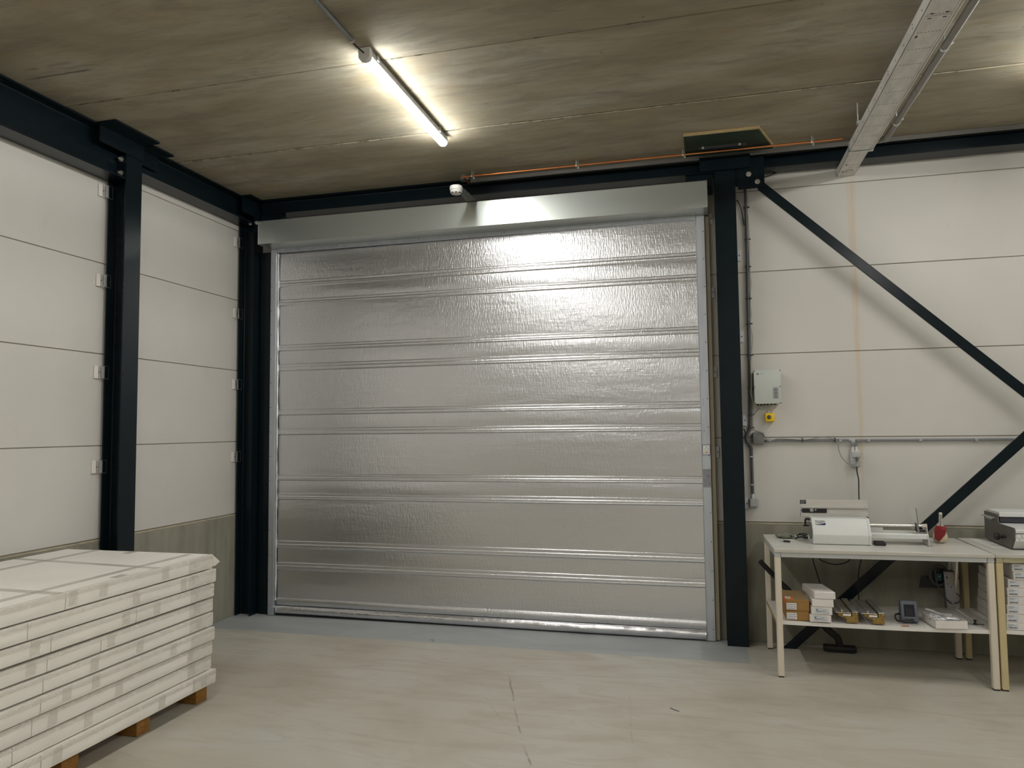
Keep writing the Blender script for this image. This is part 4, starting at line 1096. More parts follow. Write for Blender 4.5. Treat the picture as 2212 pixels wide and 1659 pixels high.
for i in range(46): b.box(4.515 + i * .0062, 4.5162 + i * .0062, -0.2246, -0.2241, 0.9085, 0.9085 + (0.0075 if i % 5 == 0 else 0.0045))
b.done('scale_marks', 'ink_soft', t, smooth=False)
for x, z in ((4.452, 0.978), (4.842, 0.980), (4.456, 0.918), (4.845, 0.920)):
    B().lathe([(0.0055, 0), (0.0055, -0.002), (0.003, -0.003)], (x, -0.2242 if z < 0.95 else -0.2222, z), 1, 12).done('screw', 'white_pl', t)
for xx in (4.52, 4.74): B().box(xx, xx + 0.022, -0.2128, -0.165, ZT1 + 0.0002, 0.960).done('support_leg', 'black', t, smooth=False)
B().box(4.434, 4.850, -0.2135, -0.2130, 0.906, 1.019).done('back_board', 'black', t, smooth=False)

# --- white rewinder with shaft and tray
t = thing('rewinding_machine', 'white rewinding machine with silver shaft, tray and clear disc on the table', 'machine', (4.8, -0.45, ZT1))
prof = [(-0.515, ZT1 + 0.003), (-0.531, 0.824), (-0.530, 0.832), (-0.474, 0.918), (-0.466, 0.925), (-0.365, 0.925), (-0.352, 0.918), (-0.345, ZT1 + 0.003)]
body = B().prism(prof, 0, 4.486, 4.794).done('body', 'mach', t)
def cover(x0, x1): return B().prism([(y - (0.002 if y < -0.44 else -0.002), z + (0.002 if z > 0.85 else 0)) for y, z in prof], 0, x0, x1).done('side_cover', 'mach', t)
lc = cover(4.470, 4.4855); rc = cover(4.7945, 4.808)
B().box(4.475, 4.805, -0.512, -0.350, ZT1 + 0.0002, ZT1 + 0.0028).done('rubber_base', 'blackrub', t, smooth=False)
B().lathe([(0.052, 4.4698), (0.052, 4.464), (0.044, 4.462), (0.018, 4.461), (0.016, 4.458)], (0, -0.430, 0.838), 0, 28).done('end_disc', 'grey_dk', t)
B().lathe([(0.040, 4.4655), (0.040, 4.4615), (0.034, 4.4605)], (0, -0.430, 0.838), 0, 28).done('disc_rim', 'alu', t)
# front label on slanted face
nrm = Vector((0, -(0.918 - 0.832), -(0.530 - 0.474))).normalized()
def slant(x, k, off): # k 0..1 up the slanted face
    return Vector((x, -0.530 + k * 0.056, 0.832 + k * 0.086)) + Vector((0, -0.838, 0.546)) * off
def slant_patch(x0, x1, k0, k1, off, name, mat, poly=None):
    b = B()
    pts = poly or [(x0, k0), (x1, k0), (x1, k1), (x0, k1)]
    vs_ = [b.bm.verts.new(slant(x, k, off)) for x, k in pts]
    b.bm.faces.new(vs_); bmesh.ops.solidify(b.bm, geom=b.bm.faces[:], thickness=0.0003)
    bmesh.ops.recalc_face_normals(b.bm, faces=b.bm.faces[:])
    return b.done(name, mat, body, smooth=False)
slant_patch(4.489, 4.549, 0.60, 0.92, 0.0008, 'front_label', 'paper')
slant_patch(0, 0, 0, 0, 0.0012, 'label_wave', 'ink_blue', [(4.489, 0.605), (4.549, 0.605), (4.549, 0.74), (4.536, 0.71), (4.520, 0.66), (4.505, 0.635), (4.489, 0.62)])
for x0, x1, k0, k1 in ((4.491, 4.496, 0.85, 0.90), (4.498, 4.510, 0.82, 0.84), (4.521, 4.541, 0.85, 0.875), (4.506, 4.531, 0.74, 0.765)):
    slant_patch(x0, x1, k0, k1, 0.0012, 'label_print', 'ink_blue')
b = B(); b.box(4.443, 4.470, -0.40, -0.37, 0.905, 0.915).box(4.437, 4.449, -0.392, -0.378, 0.868, 0.906).box(4.437, 4.469, -0.395, -0.375, 0.862, 0.870).cyl((4.430, -0.385, 0.866), (4.470, -0.385, 0.866), 0.006, 10)
b.done('feed_arm', 'black', t, smooth=False)
B().cyl((4.448, -0.385, 0.893), (4.470, -0.385, 0.893), 0.013, 14).done('feed_roller', 'alu', t)
B().box(4.4635, 4.4695, -0.418, -0.396, 0.800, 0.822).done('orange_tag', 'beigelab', t, smooth=False)
B().cyl((4.808, -0.425, 0.8825), (5.136, -0.425, 0.8825), 0.0092, 16).done('shaft', 'steel_shaft', t)
for x in (4.992, 5.068): B().cyl((x, -0.425, 0.8825), (x + 0.0012, -0.425, 0.8825), 0.0094, 16).done('shaft_groove', 'grey_dk', t)
B().cyl((5.118, -0.425, 0.8825), (5.142, -0.425, 0.8825), 0.0125, 16).done('end_sleeve', 'cream', t)
B().box(4.8085, 4.822, -0.405, -0.385, 0.885, 0.930, 0.004).done('lever', 'black', t, smooth=False)
B().prism([(-0.462, 0.806), (-0.462, 0.830), (-0.458, 0.836), (-0.340, 0.842), (-0.340, 0.838), (-0.456, 0.830), (-0.456, 0.806)], 0, 4.8085, 5.142).done('tray', 'mach', t, smooth=False)
B().box(4.812, 4.912, -0.352, -0.348, 0.826, 0.860).done('rear_guard', 'mach', t, smooth=False)
B().prism([(-0.470, 0.826), (-0.470, 0.780), (-0.490, ZT1 + 0.004), (-0.490, ZT1 + 0.0004), (-0.335, ZT1 + 0.0004), (-0.335, 0.846), (-0.412, 0.896), (-0.438, 0.896), (-0.446, 0.846)], 0, 5.1425, 5.1455).done('end_bracket', 'mach', t, smooth=False)
B().box(5.130, 5.162, -0.492, -0.335, ZT1 + 0.0002, ZT1 + 0.0022).done('bracket_foot', 'alu', t, smooth=False)
b = B(); b.box(5.082, 5.098, -0.446, -0.406, 0.846, 0.902, 0.005).box(5.098, 5.134, -0.440, -0.412, 0.846, 0.860)
b.done('disc_hub', 'black', t, smooth=False)
b = B(); b.box(5.0875, 5.0905, -0.478, -0.302, 0.850, 0.998, 0.001, rot=Matrix.Rotation(R(-5), 3, 'Y'), piv=(5.089, -0.4, 0.85)); b.done('clear_disc', 'acryl', t, smooth=False)
b = B(); b.box(5.0865, 5.0915, -0.4805, -0.4785, 0.850, 0.998, rot=Matrix.Rotation(R(-5), 3, 'Y'), piv=(5.089, -0.4, 0.85)); b.done('disc_rim', 'grey_dk', t, smooth=False)
# --- small things on table 1
t = thing('power_adapter', 'flat black adapter block lying under the silver shaft', 'adapter', (4.86, -0.49, ZT1))
B().box(4.830, 4.892, -0.515, -0.455, ZT1 + 0.0002, 0.789, 0.004, 2).done('block', 'black', t)
B().box(4.836, 4.886, -0.509, -0.461, 0.7892, 0.7912, 0.001).done('lid', 'blackrub', t, smooth=False)
t = thing('fabric_pouch', 'crumpled grey green cloth pouch at the left end of the table', 'pouch', (4.32, -0.26, ZT1))
def f(u, v):
    a = u * 2 * math.pi; k = math.sin(math.pi * v)
    x = 4.262 + v * 0.125; r = 0.030 * (k ** 0.5) * (1 + 0.35 * noise.noise(Vector((math.cos(a) * 1.5, math.sin(a) * 1.5, v * 6))))
    return (x, -0.265 - 0.035 * v + 1.25 * r * math.cos(a), ZT1 + 0.0155 + max(-0.0150, 0.62 * r * math.sin(a)))
B().quadgrid(f, 24, 18).done('cloth_body', 'cloth', t, angle=80)
B().tube([(4.352, -0.315, 0.786), (4.358, -0.322, 0.790), (4.364, -0.322, 0.785), (4.361, -0.318, 0.779)], 0.003, 6, 4).done('drawstring', 'blackrub', t)
t = thing('pocket_knife', 'black pocket knife with keyring lying on the table corner', 'knife', (4.315, -0.46, ZT1))
B().box(4.294, 4.338, -0.470, -0.455, ZT1 + 0.0002, ZT1 + 0.012, 0.005, 3, rot=Matrix.Rotation(R(-14), 3, 'Z')).done('handle', 'black', t)
B().tube([(4.286 + 0.006 * math.cos(R(a)), -0.453 + 0.006 * math.sin(R(a)), ZT1 + 0.004 + 0.0015 * math.sin(R(a * 2))) for a in range(0, 361, 40)], 0.0014, 6, 1).done('keyring', 'bolt', t)
t = B().prism([(4.322, -0.385), (4.378, -0.395), (4.386, -0.365), (4.334, -0.352)], 2, ZT1 + 0.0002, ZT1 + 0.001).done('paper_slip', 'paper', smooth=False)
tag(t, 'small white paper slip lying beside the cloth pouch', 'paper')
t = thing('coiled_cable', 'black power cable coiled on the table left of the rewinder', 'cable', (4.42, -0.32, ZT1))
pts = []
for k in range(26):
    a = R(k * 36); pts.append((4.418 + 0.028 * math.cos(a) + 0.0006 * k, -0.325 + 0.022 * math.sin(a), ZT1 + 0.006 + 0.010 * (1 + math.sin(a * 0.5 + 1)) + 0.0004 * k))
B().tube(pts, 0.0034, 6, 4).done('sheath', 'blackrub', t)
B().tube([(4.380, -0.335, ZT1 + 0.006), (4.40, -0.34, ZT1 + 0.014), (4.44, -0.36, ZT1 + 0.022), (4.455, -0.37, ZT1 + 0.022)], 0.0055, 8, 4).done('lead', 'blackrub', t)
B().cyl((4.434, -0.350, ZT1 + 0.018), (4.455, -0.366, ZT1 + 0.018), 0.010, 12, 0.008).done('plug', 'black', t)

t = thing('tape_dispenser', 'red hand tape dispenser with cream handle and a big tape roll', 'tape dispenser', (5.232, -0.33, ZT1), R(22))
rx_ = 0.0390
B().lathe([(0.0385, 5.224), (0.0385, 5.272), (0.0370, 5.273), (0.0280, 5.273), (0.0280, 5.223), (0.0370, 5.223)], (0, -0.330, ZT1 + 0.0390), 0, 36).done('tape_roll', 'taperoll', t)
B().lathe([(0.0278, 5.2215), (0.0278, 5.2745), (0.022, 5.2745), (0.022, 5.2215)], (0, -0.330, ZT1 + 0.0390), 0, 28).done('roll_core', 'paper', t)
B().prism([(-0.372, 0.790), (-0.350, 0.782), (-0.320, 0.790), (-0.322, 0.850), (-0.335, 0.876), (-0.405, 0.880), (-0.425, 0.868), (-0.415, 0.830)], 0, 5.2165, 5.2210).done('side_plate', 'red', t, smooth=False)
b = B(); b.box(5.196, 5.2225, -0.425, -0.405, 0.860, 0.8815, 0.003).done('cutter_guard', 'red', t, smooth=False)
B().tube([(5.240, -0.345, 0.846), (5.240, -0.348, 0.870), (5.239, -0.352, 0.905), (5.236, -0.358, 0.935), (5.230, -0.368, 0.957)], 0.0095, 12, 5).done('handle', 'cream', t)
b = B()
for k in range(11): b.box(5.2290 - 0.0004 * k, 5.2375 - 0.0005 * k, -0.3605 - 0.0012 * k, -0.357 - 0.0012 * k, 0.878 + k * 0.0066, 0.881 + k * 0.0066)
b.done('grip_rib', 'ink_soft', t, smooth=False)
B().box(5.222, 5.262, -0.352, -0.338, 0.868, 0.882, 0.004).done('handle_foot', 'cream', t, smooth=False)

# --- cables under table 1
t = thing('hanging_cable', 'straight black cable hanging from the table top behind the white boxes', 'cable', (4.52, -0.14, 0.5))
B().tube([(4.500, -0.150, 0.714), (4.512, -0.140, 0.615), (4.532, -0.135, 0.530), (4.556, -0.130, 0.44), (4.575, -0.130, 0.345)], 0.0038, 8, 5).done('sheath', 'blackrub', t)
t = thing('hanging_cable', 'black cable drooping in a short arc under the table top', 'cable', (4.65, -0.14, 0.6))
B().tube([(4.530, -0.140, 0.712), (4.552, -0.138, 0.618), (4.60, -0.135, 0.588), (4.659, -0.132, 0.577), (4.715, -0.135, 0.590), (4.746, -0.138, 0.618), (4.770, -0.140, 0.712)], 0.0040, 8, 6).done('sheath', 'blackrub', t)
t = thing('hanging_cable', 'black cable hanging in front of the rising diagonal brace', 'cable', (4.8, -0.14, 0.5))
B().tube([(4.830, -0.140, 0.714), (4.815, -0.138, 0.612), (4.800, -0.136, 0.545), (4.794, -0.135, 0.48), (4.791, -0.135, 0.345)], 0.0038, 8, 6).done('sheath', 'blackrub', t)

# --- vacuum wand with floor head
t = thing('vacuum_wand', 'black vacuum wand with floor nozzle leaning through the work table', 'vacuum wand', (4.66, -0.10, 0))
B().tube([(4.163, -0.255, 0.604), (4.309, -0.205, 0.440)], 0.0165, 14, 1).done('upper_tube', 'black', t)
B().tube([(4.309, -0.205, 0.440), (4.420, -0.172, 0.320), (4.466, -0.166, 0.268), (4.585, -0.166, 0.150)], 0.0195, 14, 1).done('lower_tube', 'blackrub', t)
B().tube([(4.575, -0.166, 0.160), (4.618, -0.164, 0.124), (4.648, -0.160, 0.094), (4.662, -0.150, 0.045)], 0.0230, 14, 5).done('neck', 'blackrub', t)
B().box(4.562, 4.766, -0.165, -0.095, 0.004, 0.040, 0.008, 2, rot=Matrix.Rotation(R(-2), 3, 'Z')).done('floor_head', 'black', t)
B().cyl((4.163, -0.255, 0.604), (4.1625, -0.2552, 0.6046), 0.0135, 14).done('tube_opening', 'dark', t)
B().box(4.580, 4.748, -0.1675, -0.160, 0.0, 0.012, rot=Matrix.Rotation(R(-2), 3, 'Z')).done('bumper', 'blackrub', t, smooth=False)

# --- cartons on the shelf of table 1
def quadbox(name, mat, parent, pts, z0, z1, bev=0.0015):
    b = B(); b.prism(pts, 2, z0, z1)
    bmesh.ops.bevel(b.bm, geom=b.bm.edges[:], offset=bev, segments=1, affect='EDGES')
    return b.done(name, mat, parent, smooth=False)
t = thing('brown_carton', 'brown labelled carton on the shelf, lower of the two', 'box', (4.34, -0.6, SH))
quadbox('body', 'card', t, [(4.273, -0.718), (4.403, -0.722), (4.398, -0.452), (4.270, -0.450)], SH + 0.0005, 0.390)
def box_label(t, x0, x1, z0, z1, y, lines):
    lb = B().box(x0, x1, y - 0.0008, y - 0.0002, z0, z1).done('paper_label', 'paper', t, smooth=False)
    h = (z1 - z0)
    for s, k, mt, wd in lines:
        text(s, 0.0085, at_front(x0 + 0.003, y - 0.0012, z0 + h * k), mt, lb, 'lettering', wd)
box_label(t, 4.2760, 4.3340, 0.340, 0.3795, -0.7205, (('NO. INDOO LIMITI', 0.68, 'ink', 0.048), ('Self Ctapts F 20m', 0.38, 'ink_blue', 0.052), ('12 PIECES PER BOX', 0.08, 'ink', 0.046)))
t = thing('brown_carton', 'brown labelled carton on the shelf, upper one with an orange sticker', 'box', (4.34, -0.6, 0.392))
quadbox('body', 'card', t, [(4.272, -0.716), (4.407, -0.721), (4.391, -0.446), (4.268, -0.446)], 0.3915, 0.4560)
quadbox('lid', 'card_top', t, [(4.2725, -0.7155), (4.4065, -0.7202), (4.3905, -0.447), (4.2685, -0.447)], 0.4562, 0.4575, 0.0004)
box_label(t, 4.2760, 4.3340, 0.3985, 0.438, -0.7205, (('NO. INDOO LIMITI', 0.68, 'ink', 0.048), ('Self Ctapts F 20m', 0.38, 'ink_blue', 0.052), ('12 PIECES PER BOX', 0.08, 'ink', 0.046)))
lb = B().prism([(4.272, -0.712), (4.322, -0.714), (4.314, -0.635), (4.271, -0.632)], 2, 0.4577, 0.4583).done('orange_sticker', 'orange', t, smooth=False)
B().prism([(4.276, -0.700), (4.300, -0.704), (4.306, -0.640), (4.275, -0.638)], 2, 0.4584, 0.4588).done('sticker_paper', 'paper', lb, smooth=False)
b = B()
for k in range(4): b.box(4.280, 4.298, -0.694 + k * 0.014, -0.688 + k * 0.014, 0.4589, 0.4592)
b.done('sticker_print', 'ink_soft', lb, smooth=False)
B().prism([(-0.716, 0.457), (-0.716, 0.405), (-0.700, 0.398), (-0.690, 0.425), (-0.640, 0.435), (-0.632, 0.457)], 0, 4.2700, 4.2710).done('side_sticker', 'orange', t, smooth=False)

ws = [('lowest white carton of four on the shelf, with a blue logo label', 4.405, 4.526, 0.3350, 0.3790, 0.0, True),
      ('second lowest white carton of four, blue logo label and bent corner', 4.415, 4.533, 0.3800, 0.4250, 0.004, True),
      ('plain white carton resting under the top white carton', 4.421, 4.542, 0.4265, 0.4720, 0.006, False),
      ('topmost plain white carton of four, turned askew on the shelf stack', 4.434, 4.554, 0.4735, 0.5165, 0.028, False)]
for lbn, x0, x1, z0, z1, sk, lab in ws:
    t = thing('white_carton', lbn, 'box', ((x0 + x1) / 2, -0.62, z0), group='white cartons on the table shelf')
    yb_ = -0.742
    quadbox('body', 'wbox', t, [(x0, yb_), (x1, yb_ + 0.003), (x1 - sk * 1.4, yb_ + 0.245), (x0 - sk * 1.4, yb_ + 0.240)], z0, z1, 0.003)
    quadbox('lid_flap', 'wbox', t, [(x0 + 0.002, yb_ - 0.0008), (x1 - 0.002, yb_ + 0.0022), (x1 - 0.002, yb_ + 0.0032), (x0 + 0.002, yb_ + 0.0002)], z0 + 0.002, z1 - 0.003, 0.0002)
    if lab:
        yl = yb_ - 0.0010
        lb = B().box(x0 + 0.020, x0 + 0.098, yl - 0.0006, yl, z0 + 0.008, z1 - 0.008).done('paper_label', 'lab_grey', t, smooth=False)
        zc = (z0 + z1) / 2
        b = B(); b.prism([(x0 + 0.025, zc + 0.012), (x0 + 0.029, zc + 0.012), (x0 + 0.0315, zc + 0.006), (x0 + 0.034, zc + 0.012), (x0 + 0.038, zc + 0.012), (x0 + 0.0335, zc + 0.003), (x0 + 0.0335, zc - 0.003), (x0 + 0.0295, zc - 0.003), (x0 + 0.0295, zc + 0.003)], 1, yl - 0.0010, yl - 0.0007)
        b.done('logo_mark', 'ink', lb, smooth=False)
        b = B()
        for i in range(6): b.box(x0 + 0.035 + i * .0042, x0 + 0.0385 + i * .0042, yl - 0.0010, yl - 0.0007, zc - 0.003, zc + 0.0005)
        b.done('logo_lettering', 'ink_blue', lb, smooth=False)
        b = B()
        for i, wd in enumerate((0.026, 0.018, 0.014, 0.034)): b.box(x0 + 0.061, x0 + 0.061 + wd, yl - 0.0010, yl - 0.0007, zc + 0.0065 - i * .0048, zc + 0.0080 - i * .0048)
        b.box(x0 + 0.026, x0 + 0.044, yl - 0.0010, yl - 0.0007, zc - 0.0090, zc - 0.0078)
        b.done('fine_print', 'ink_soft', lb, smooth=False)
        B().box(x0 + 0.018, x0 + 0.066, yb_ - 0.0016, yb_ - 0.0010, z1 - 0.006, z1 - 0.0045).done('tape_edge', 'carton_in', t, smooth=False)

# --- two brass ended guide bars
def guide_bar(x0, label, mat):
    t = thing('guide_bar', label, 'machine part', (x0 + 0.02, -0.6, SH), group='brass ended guide bars')
    yf_, yb_ = -0.715, -0.352
    pr_ = [(x0, SH + 0.0004), (x0 + 0.066, SH + 0.0004), (x0 + 0.066, 0.397), (x0 + 0.034, 0.397), (x0 + 0.034, 0.372), (x0 + 0.028, 0.372), (x0 + 0.028, 0.392),
          (x0 - 0.046, 0.392), (x0 - 0.046, 0.378), (x0 - 0.022, 0.366), (x0 - 0.008, 0.364), (x0, 0.356)]
    B().prism(pr_, 1, yf_, yf_ + 0.018).done('end_block', mat, t, smooth=False)
    B().prism(pr_, 1, yb_ - 0.018, yb_).done('end_block', mat, t, smooth=False)
    sk = -0.0
    B().box(x0 + 0.034, x0 + 0.068, yf_ - 0.001, yb_, 0.3972, 0.4012, 0.001).box(x0 + 0.0660, x0 + 0.0680, yf_ + 0.02, yb_ - 0.02, 0.345, 0.397).done('cover_plate', 'alu', t, smooth=False)
    B().box(x0 - 0.060, x0 + 0.026, yf_ - 0.004, yb_, 0.3922, 0.3952, 0.001).done('cover_plate', 'alu', t, smooth=False)
    B().box(x0 - 0.026, x0 - 0.016, yf_ + 0.015, yb_ - 0.03, 0.3953, 0.4060, 0.001).done('guide_rod', 'alu', t, smooth=False)
    B().box(x0 - 0.018, x0 + 0.026, yf_ - 0.0035, yf_ - 0.0002, 0.376, 0.386).done('name_plate', 'paper', t, smooth=False)
    b = B()
    for k in range(5): b.box(x0 + 0.040, x0 + 0.062, yf_ + 0.014 + k * .005, yf_ + 0.017 + k * .005, 0.4013, 0.4016)
    b.done('plate_print', 'ink_soft', t, smooth=False)
    for dx, dz in ((0.010, 0.366), (0.058, 0.390), (0.052, 0.362)):
        B().lathe([(0.003, 0), (0.003, -0.002)], (x0 + dx, yf_ - 0.0002, dz), 1, 8).done('screw', 'white_pl' if dx != 0.052 else 'ink', t)
    return t
guide_bar(4.613, 'metal guide bar with bright brass end next to the white cartons', 'brass')
guide_bar(4.757, 'metal guide bar with brown brass end next to the dark blue grey device', 'brass')

# --- dark device with screen
t = thing('electronic_device', 'small dark blue grey device with black window and cable on the shelf', 'device', (4.98, -0.60, SH))
b = B(); b.prism([(-0.642, SH + 0.0005), (-0.560, SH + 0.0005), (-0.575, 0.452), (-0.588, 0.4575), (-0.606, 0.4560), (-0.616, 0.440)], 0, 4.934, 5.026)
bmesh.ops.bevel(b.bm, geom=b.bm.edges[:], offset=0.004, segments=2, affect='EDGES')
b.done('casing', 'device', t)
def fs(x0, x1, k0, k1, off, name, mat):
    p0 = Vector((0, -0.642, SH)); p1 = Vector((0, -0.616, 0.440)); n = Vector((0, -0.97, 0.24)) * off
    b = B(); vs_ = []
    for x, k in ((x0, k0), (x1, k0), (x1, k1), (x0, k1)):
        q = p0 + (p1 - p0) * k + n; vs_.append(b.bm.verts.new((x, q.y, q.z)))
    b.bm.faces.new(vs_); bmesh.ops.solidify(b.bm, geom=b.bm.faces[:], thickness=0.0008)
    bmesh.ops.recalc_face_normals(b.bm, faces=b.bm.faces[:])
    return b.done(name, mat, t, smooth=False)
fs(4.950, 5.008, 0.33, 0.97, 0.0012, 'window', 'ink')
fs(4.954, 5.006, 0.27, 0.31, 0.0014, 'window_sill', 'grey_pl')
for x in (4.965, 4.978, 4.991): fs(x, x + 0.0015, 0.36, 0.75, 0.0018, 'inner_fin', 'ink_soft')
fs(4.980, 4.996, 0.08, 0.22, 0.0016, 'button', 'ink')
fs(4.958, 4.968, 0.17, 0.20, 0.0016, 'slot', 'ink')
B().tube([(4.936, -0.585, 0.372), (4.915, -0.600, 0.374), (4.903, -0.615, 0.366), (4.906, -0.64, 0.345), (4.93, -0.662, 0.350), (4.96, -0.668, 0.356), (4.985, -0.672, 0.352), (5.005, -0.665, 0.341)], 0.0055, 8, 5).done('cable', 'blackrub', t)
B().tube([(4.905, -0.655, SH + 0.003), (4.935, -0.690, SH + 0.0026), (4.98, -0.700, SH + 0.0026), (5.008, -0.69, SH + 0.0026), (5.015, -0.67, SH + 0.004)], 0.0016, 6, 5).done('thin_wire', 'cable_grey', t)

# --- open tray with plastic wrapped parts
t = thing('parts_tray', 'open white cardboard tray of film wrapped parts on the shelf', 'tray', (5.17, -0.66, SH))
A_, Bq, Cq, Dq = (5.088, -0.744), (5.257, -0.728), (5.228, -0.555), (5.068, -0.545)
quadbox('base', 'wbox', t, [A_, Bq, Cq, Dq], SH + 0.0005, SH + 0.003, 0.0004)
def wallq(p, q, h0, h1, th=0.0025):
    d = Vector((q[0] - p[0], q[1] - p[1], 0)).normalized(); n = Vector((-d.y, d.x, 0)) * th
    b = B(); P0, Q0 = Vector((p[0], p[1], SH + 0.003)), Vector((q[0], q[1], SH + 0.003))
    vs_ = [b.bm.verts.new(v) for v in (P0, Q0, Q0 + Vector((0, 0, h1)), P0 + Vector((0, 0, h0)), P0 + n, Q0 + n, Q0 + n + Vector((0, 0, h1)), P0 + n + Vector((0, 0, h0)))]
    for fq in ((0, 1, 2, 3), (5, 4, 7, 6), (3, 2, 6, 7), (1, 5, 6, 2), (4, 0, 3, 7), (0, 4, 5, 1)): b.bm.faces.new([vs_[i] for i in fq])
    b.done('side_wall', 'wbox', t, smooth=False)
wallq(A_, Bq, 0.042, 0.044); wallq(Bq, Cq, 0.044, 0.042); wallq(Cq, Dq, 0.042, 0.045); wallq(Dq, A_, 0.045, 0.042)
def packet(c, L, Wd, Hh, rz, label, mat='film', group='film wrapped parts in the tray', tilt=0.0):
    o = thing('film_packet', label, 'packet', c, rz, group)
    def f(u, v):
        a = u * 2 * math.pi; x = (v - 0.5) * L; e = max(0.0, 1 - abs(2 * v - 1) ** 5)
        r = 1 + 0.30 * noise.noise(Vector((math.cos(a) * 2 + c[0] * 40, math.sin(a) * 2, v * 9)))
        return (x, Wd / 2 * r * math.cos(a) * (0.5 + 0.5 * e), Hh / 2 * r * math.sin(a) * (0.15 + 0.85 * e) + Hh * 0.62 + tilt * x)
    B().quadgrid(f, 18, 22).done('wrap', mat, o, angle=80, local=True)
    return o
packet((5.125, -0.665, SH + 0.020), 0.10, 0.035, 0.026, 0.20, 'silver film packet at the left inside the white tray')
packet((5.198, -0.650, SH + 0.022), 0.09, 0.035, 0.026, -0.15, 'silver film packet at the right inside the white tray')
packet((5.180, -0.705, SH + 0.004), 0.12, 0.040, 0.030, 0.05, 'crinkled film packet at the front of the white tray')
packet((5.118, -0.590, SH + 0.006), 0.11, 0.035, 0.040, -0.45, 'film packet at the back left corner of the white tray')
t = thing('marker_pen', 'pale pink grey tool lying slanted across the white tray', 'tool', (5.13, -0.60, SH + 0.06))
B().tube([(5.085, -0.560, 0.402), (5.105, -0.575, 0.400), (5.125, -0.590, 0.396)], 0.0065, 10, 3).done('grip', 'wbox', t)
B().tube([(5.125, -0.590, 0.396), (5.150, -0.610, 0.390), (5.165, -0.622, 0.387)], 0.005, 10, 3).done('blade', 'film', t)

# --- upright stand with coiled cable at the back of the shelf
t = thing('upright_stand', 'upright grey plate with coiled cables, teal reel and black shelf at the back', 'device', (5.325, -0.2, SH))
b = B(); b.prism([(5.291, 0.566), (5.349, 0.565), (5.361, 0.353), (5.302, 0.351)], 1, -0.206, -0.198); b.done('face_plate', 'plate', t, smooth=False)
b = B(); b.prism([(5.331, 0.563), (5.3475, 0.563), (5.3500, 0.500), (5.3350, 0.498)], 1, -0.2072, -0.2062); b.done('beige_label', 'beigelab', t, smooth=False)
B().box(5.290, 5.350, -0.205, -0.165, 0.5665, 0.5715).done('top_cap', 'ink', t, smooth=False)
B().box(5.300, 5.356, -0.1975, -0.160, SH + 0.0005, 0.565).done('mast', 'grey_dk', t, smooth=False)
b = B(); b.prism([(5.175, 0.527), (5.392, 0.531), (5.398, 0.520), (5.368, 0.455), (5.158, 0.448)], 1, -0.150, -0.146); b.done('black_shelf', 'black', t, smooth=False)
for k in range(3):
    r_ = 0.062 - 0.005 * k
    B().tube([(5.272 + r_ * 0.92 * math.cos(R(a)), -0.168 - 0.004 * k, 0.536 + r_ * 1.12 * math.sin(R(a))) for a in range(0, 361, 20)], 0.0048, 8, 2).done('cable_coil', 'conduit_dk', t)
B().lathe([(0.048, -0.159), (0.048, -0.151)], (5.272, 0, 0.538), 1, 28).done('cable_reel', 'black', t)
B().box(5.252, 5.290, -0.176, -0.160, 0.500, 0.552, 0.003).done('teal_block', 'teal', t, smooth=False)
B().box(5.268, 5.279, -0.1785, -0.1765, 0.527, 0.533).done('mint_tag', 'lightgreen', t, smooth=False)
B().tube([(5.245, -0.190, 0.575), (5.248, -0.205, 0.50), (5.270, -0.216, 0.43), (5.305, -0.216, 0.385), (5.323, -0.210, 0.371), (5.326, -0.207, 0.370)], 0.0042, 8, 6).done('cable', 'conduit_dk', t)
B().tube([(5.352, -0.190, 0.432), (5.374, -0.20, 0.420), (5.380, -0.21, 0.398), (5.368, -0.214, 0.378), (5.345, -0.210, 0.371)], 0.0042, 8, 6).done('cable', 'conduit_dk', t)
b = B()
for x, z in ((5.309, 0.533), (5.3085, 0.527)): b.box(x - 0.003, x + 0.003, -0.2070, -0.2061, z - 0.005, z + 0.005)
for x, z, r_ in ((5.331, 0.470, 0.004), (5.313, 0.489, 0.003), (5.345, 0.489, 0.003), (5.336, 0.360, 0.004), (5.322, 0.372, 0.004), (5.322, 0.420, 0.0015), (5.344, 0.420, 0.0015)):
    b.cyl((x, -0.2072, z), (x, -0.2061, z), r_, 8)
b.done('hole', 'ink', t, smooth=False)
def f(u, v):
    a = u * 2 * math.pi; z = SH + 0.001 + v * 0.030
    return (5.330 + 0.034 * math.cos(a) * (1 + 0.25 * noise.noise(Vector((a, v * 4, 1)))), -0.232 + 0.018 * math.sin(a), z)
B().quadgrid(f, 20, 6).done('clear_wrap', 'bagfilm', t)
t = thing('thumb_clip', 'tiny black clip with bent wire at the right end of the shelf', 'clip', (5.335, -0.60, SH))
B().lathe([(0.012, 0.0006), (0.010, 0.006), (0.004, 0.010), (0.004, 0.016), (0.009, 0.022), (0.009, 0.026)], (5.335, -0.600, SH), 2, 14).done('knob', 'black', t)
B().tube([(5.292, -0.600, SH + 0.003), (5.335, -0.615, SH + 0.003), (5.352, -0.610, SH + 0.004), (5.378, -0.612, SH + 0.005)], 0.0022, 6, 5).done('wire', 'blackrub', t)

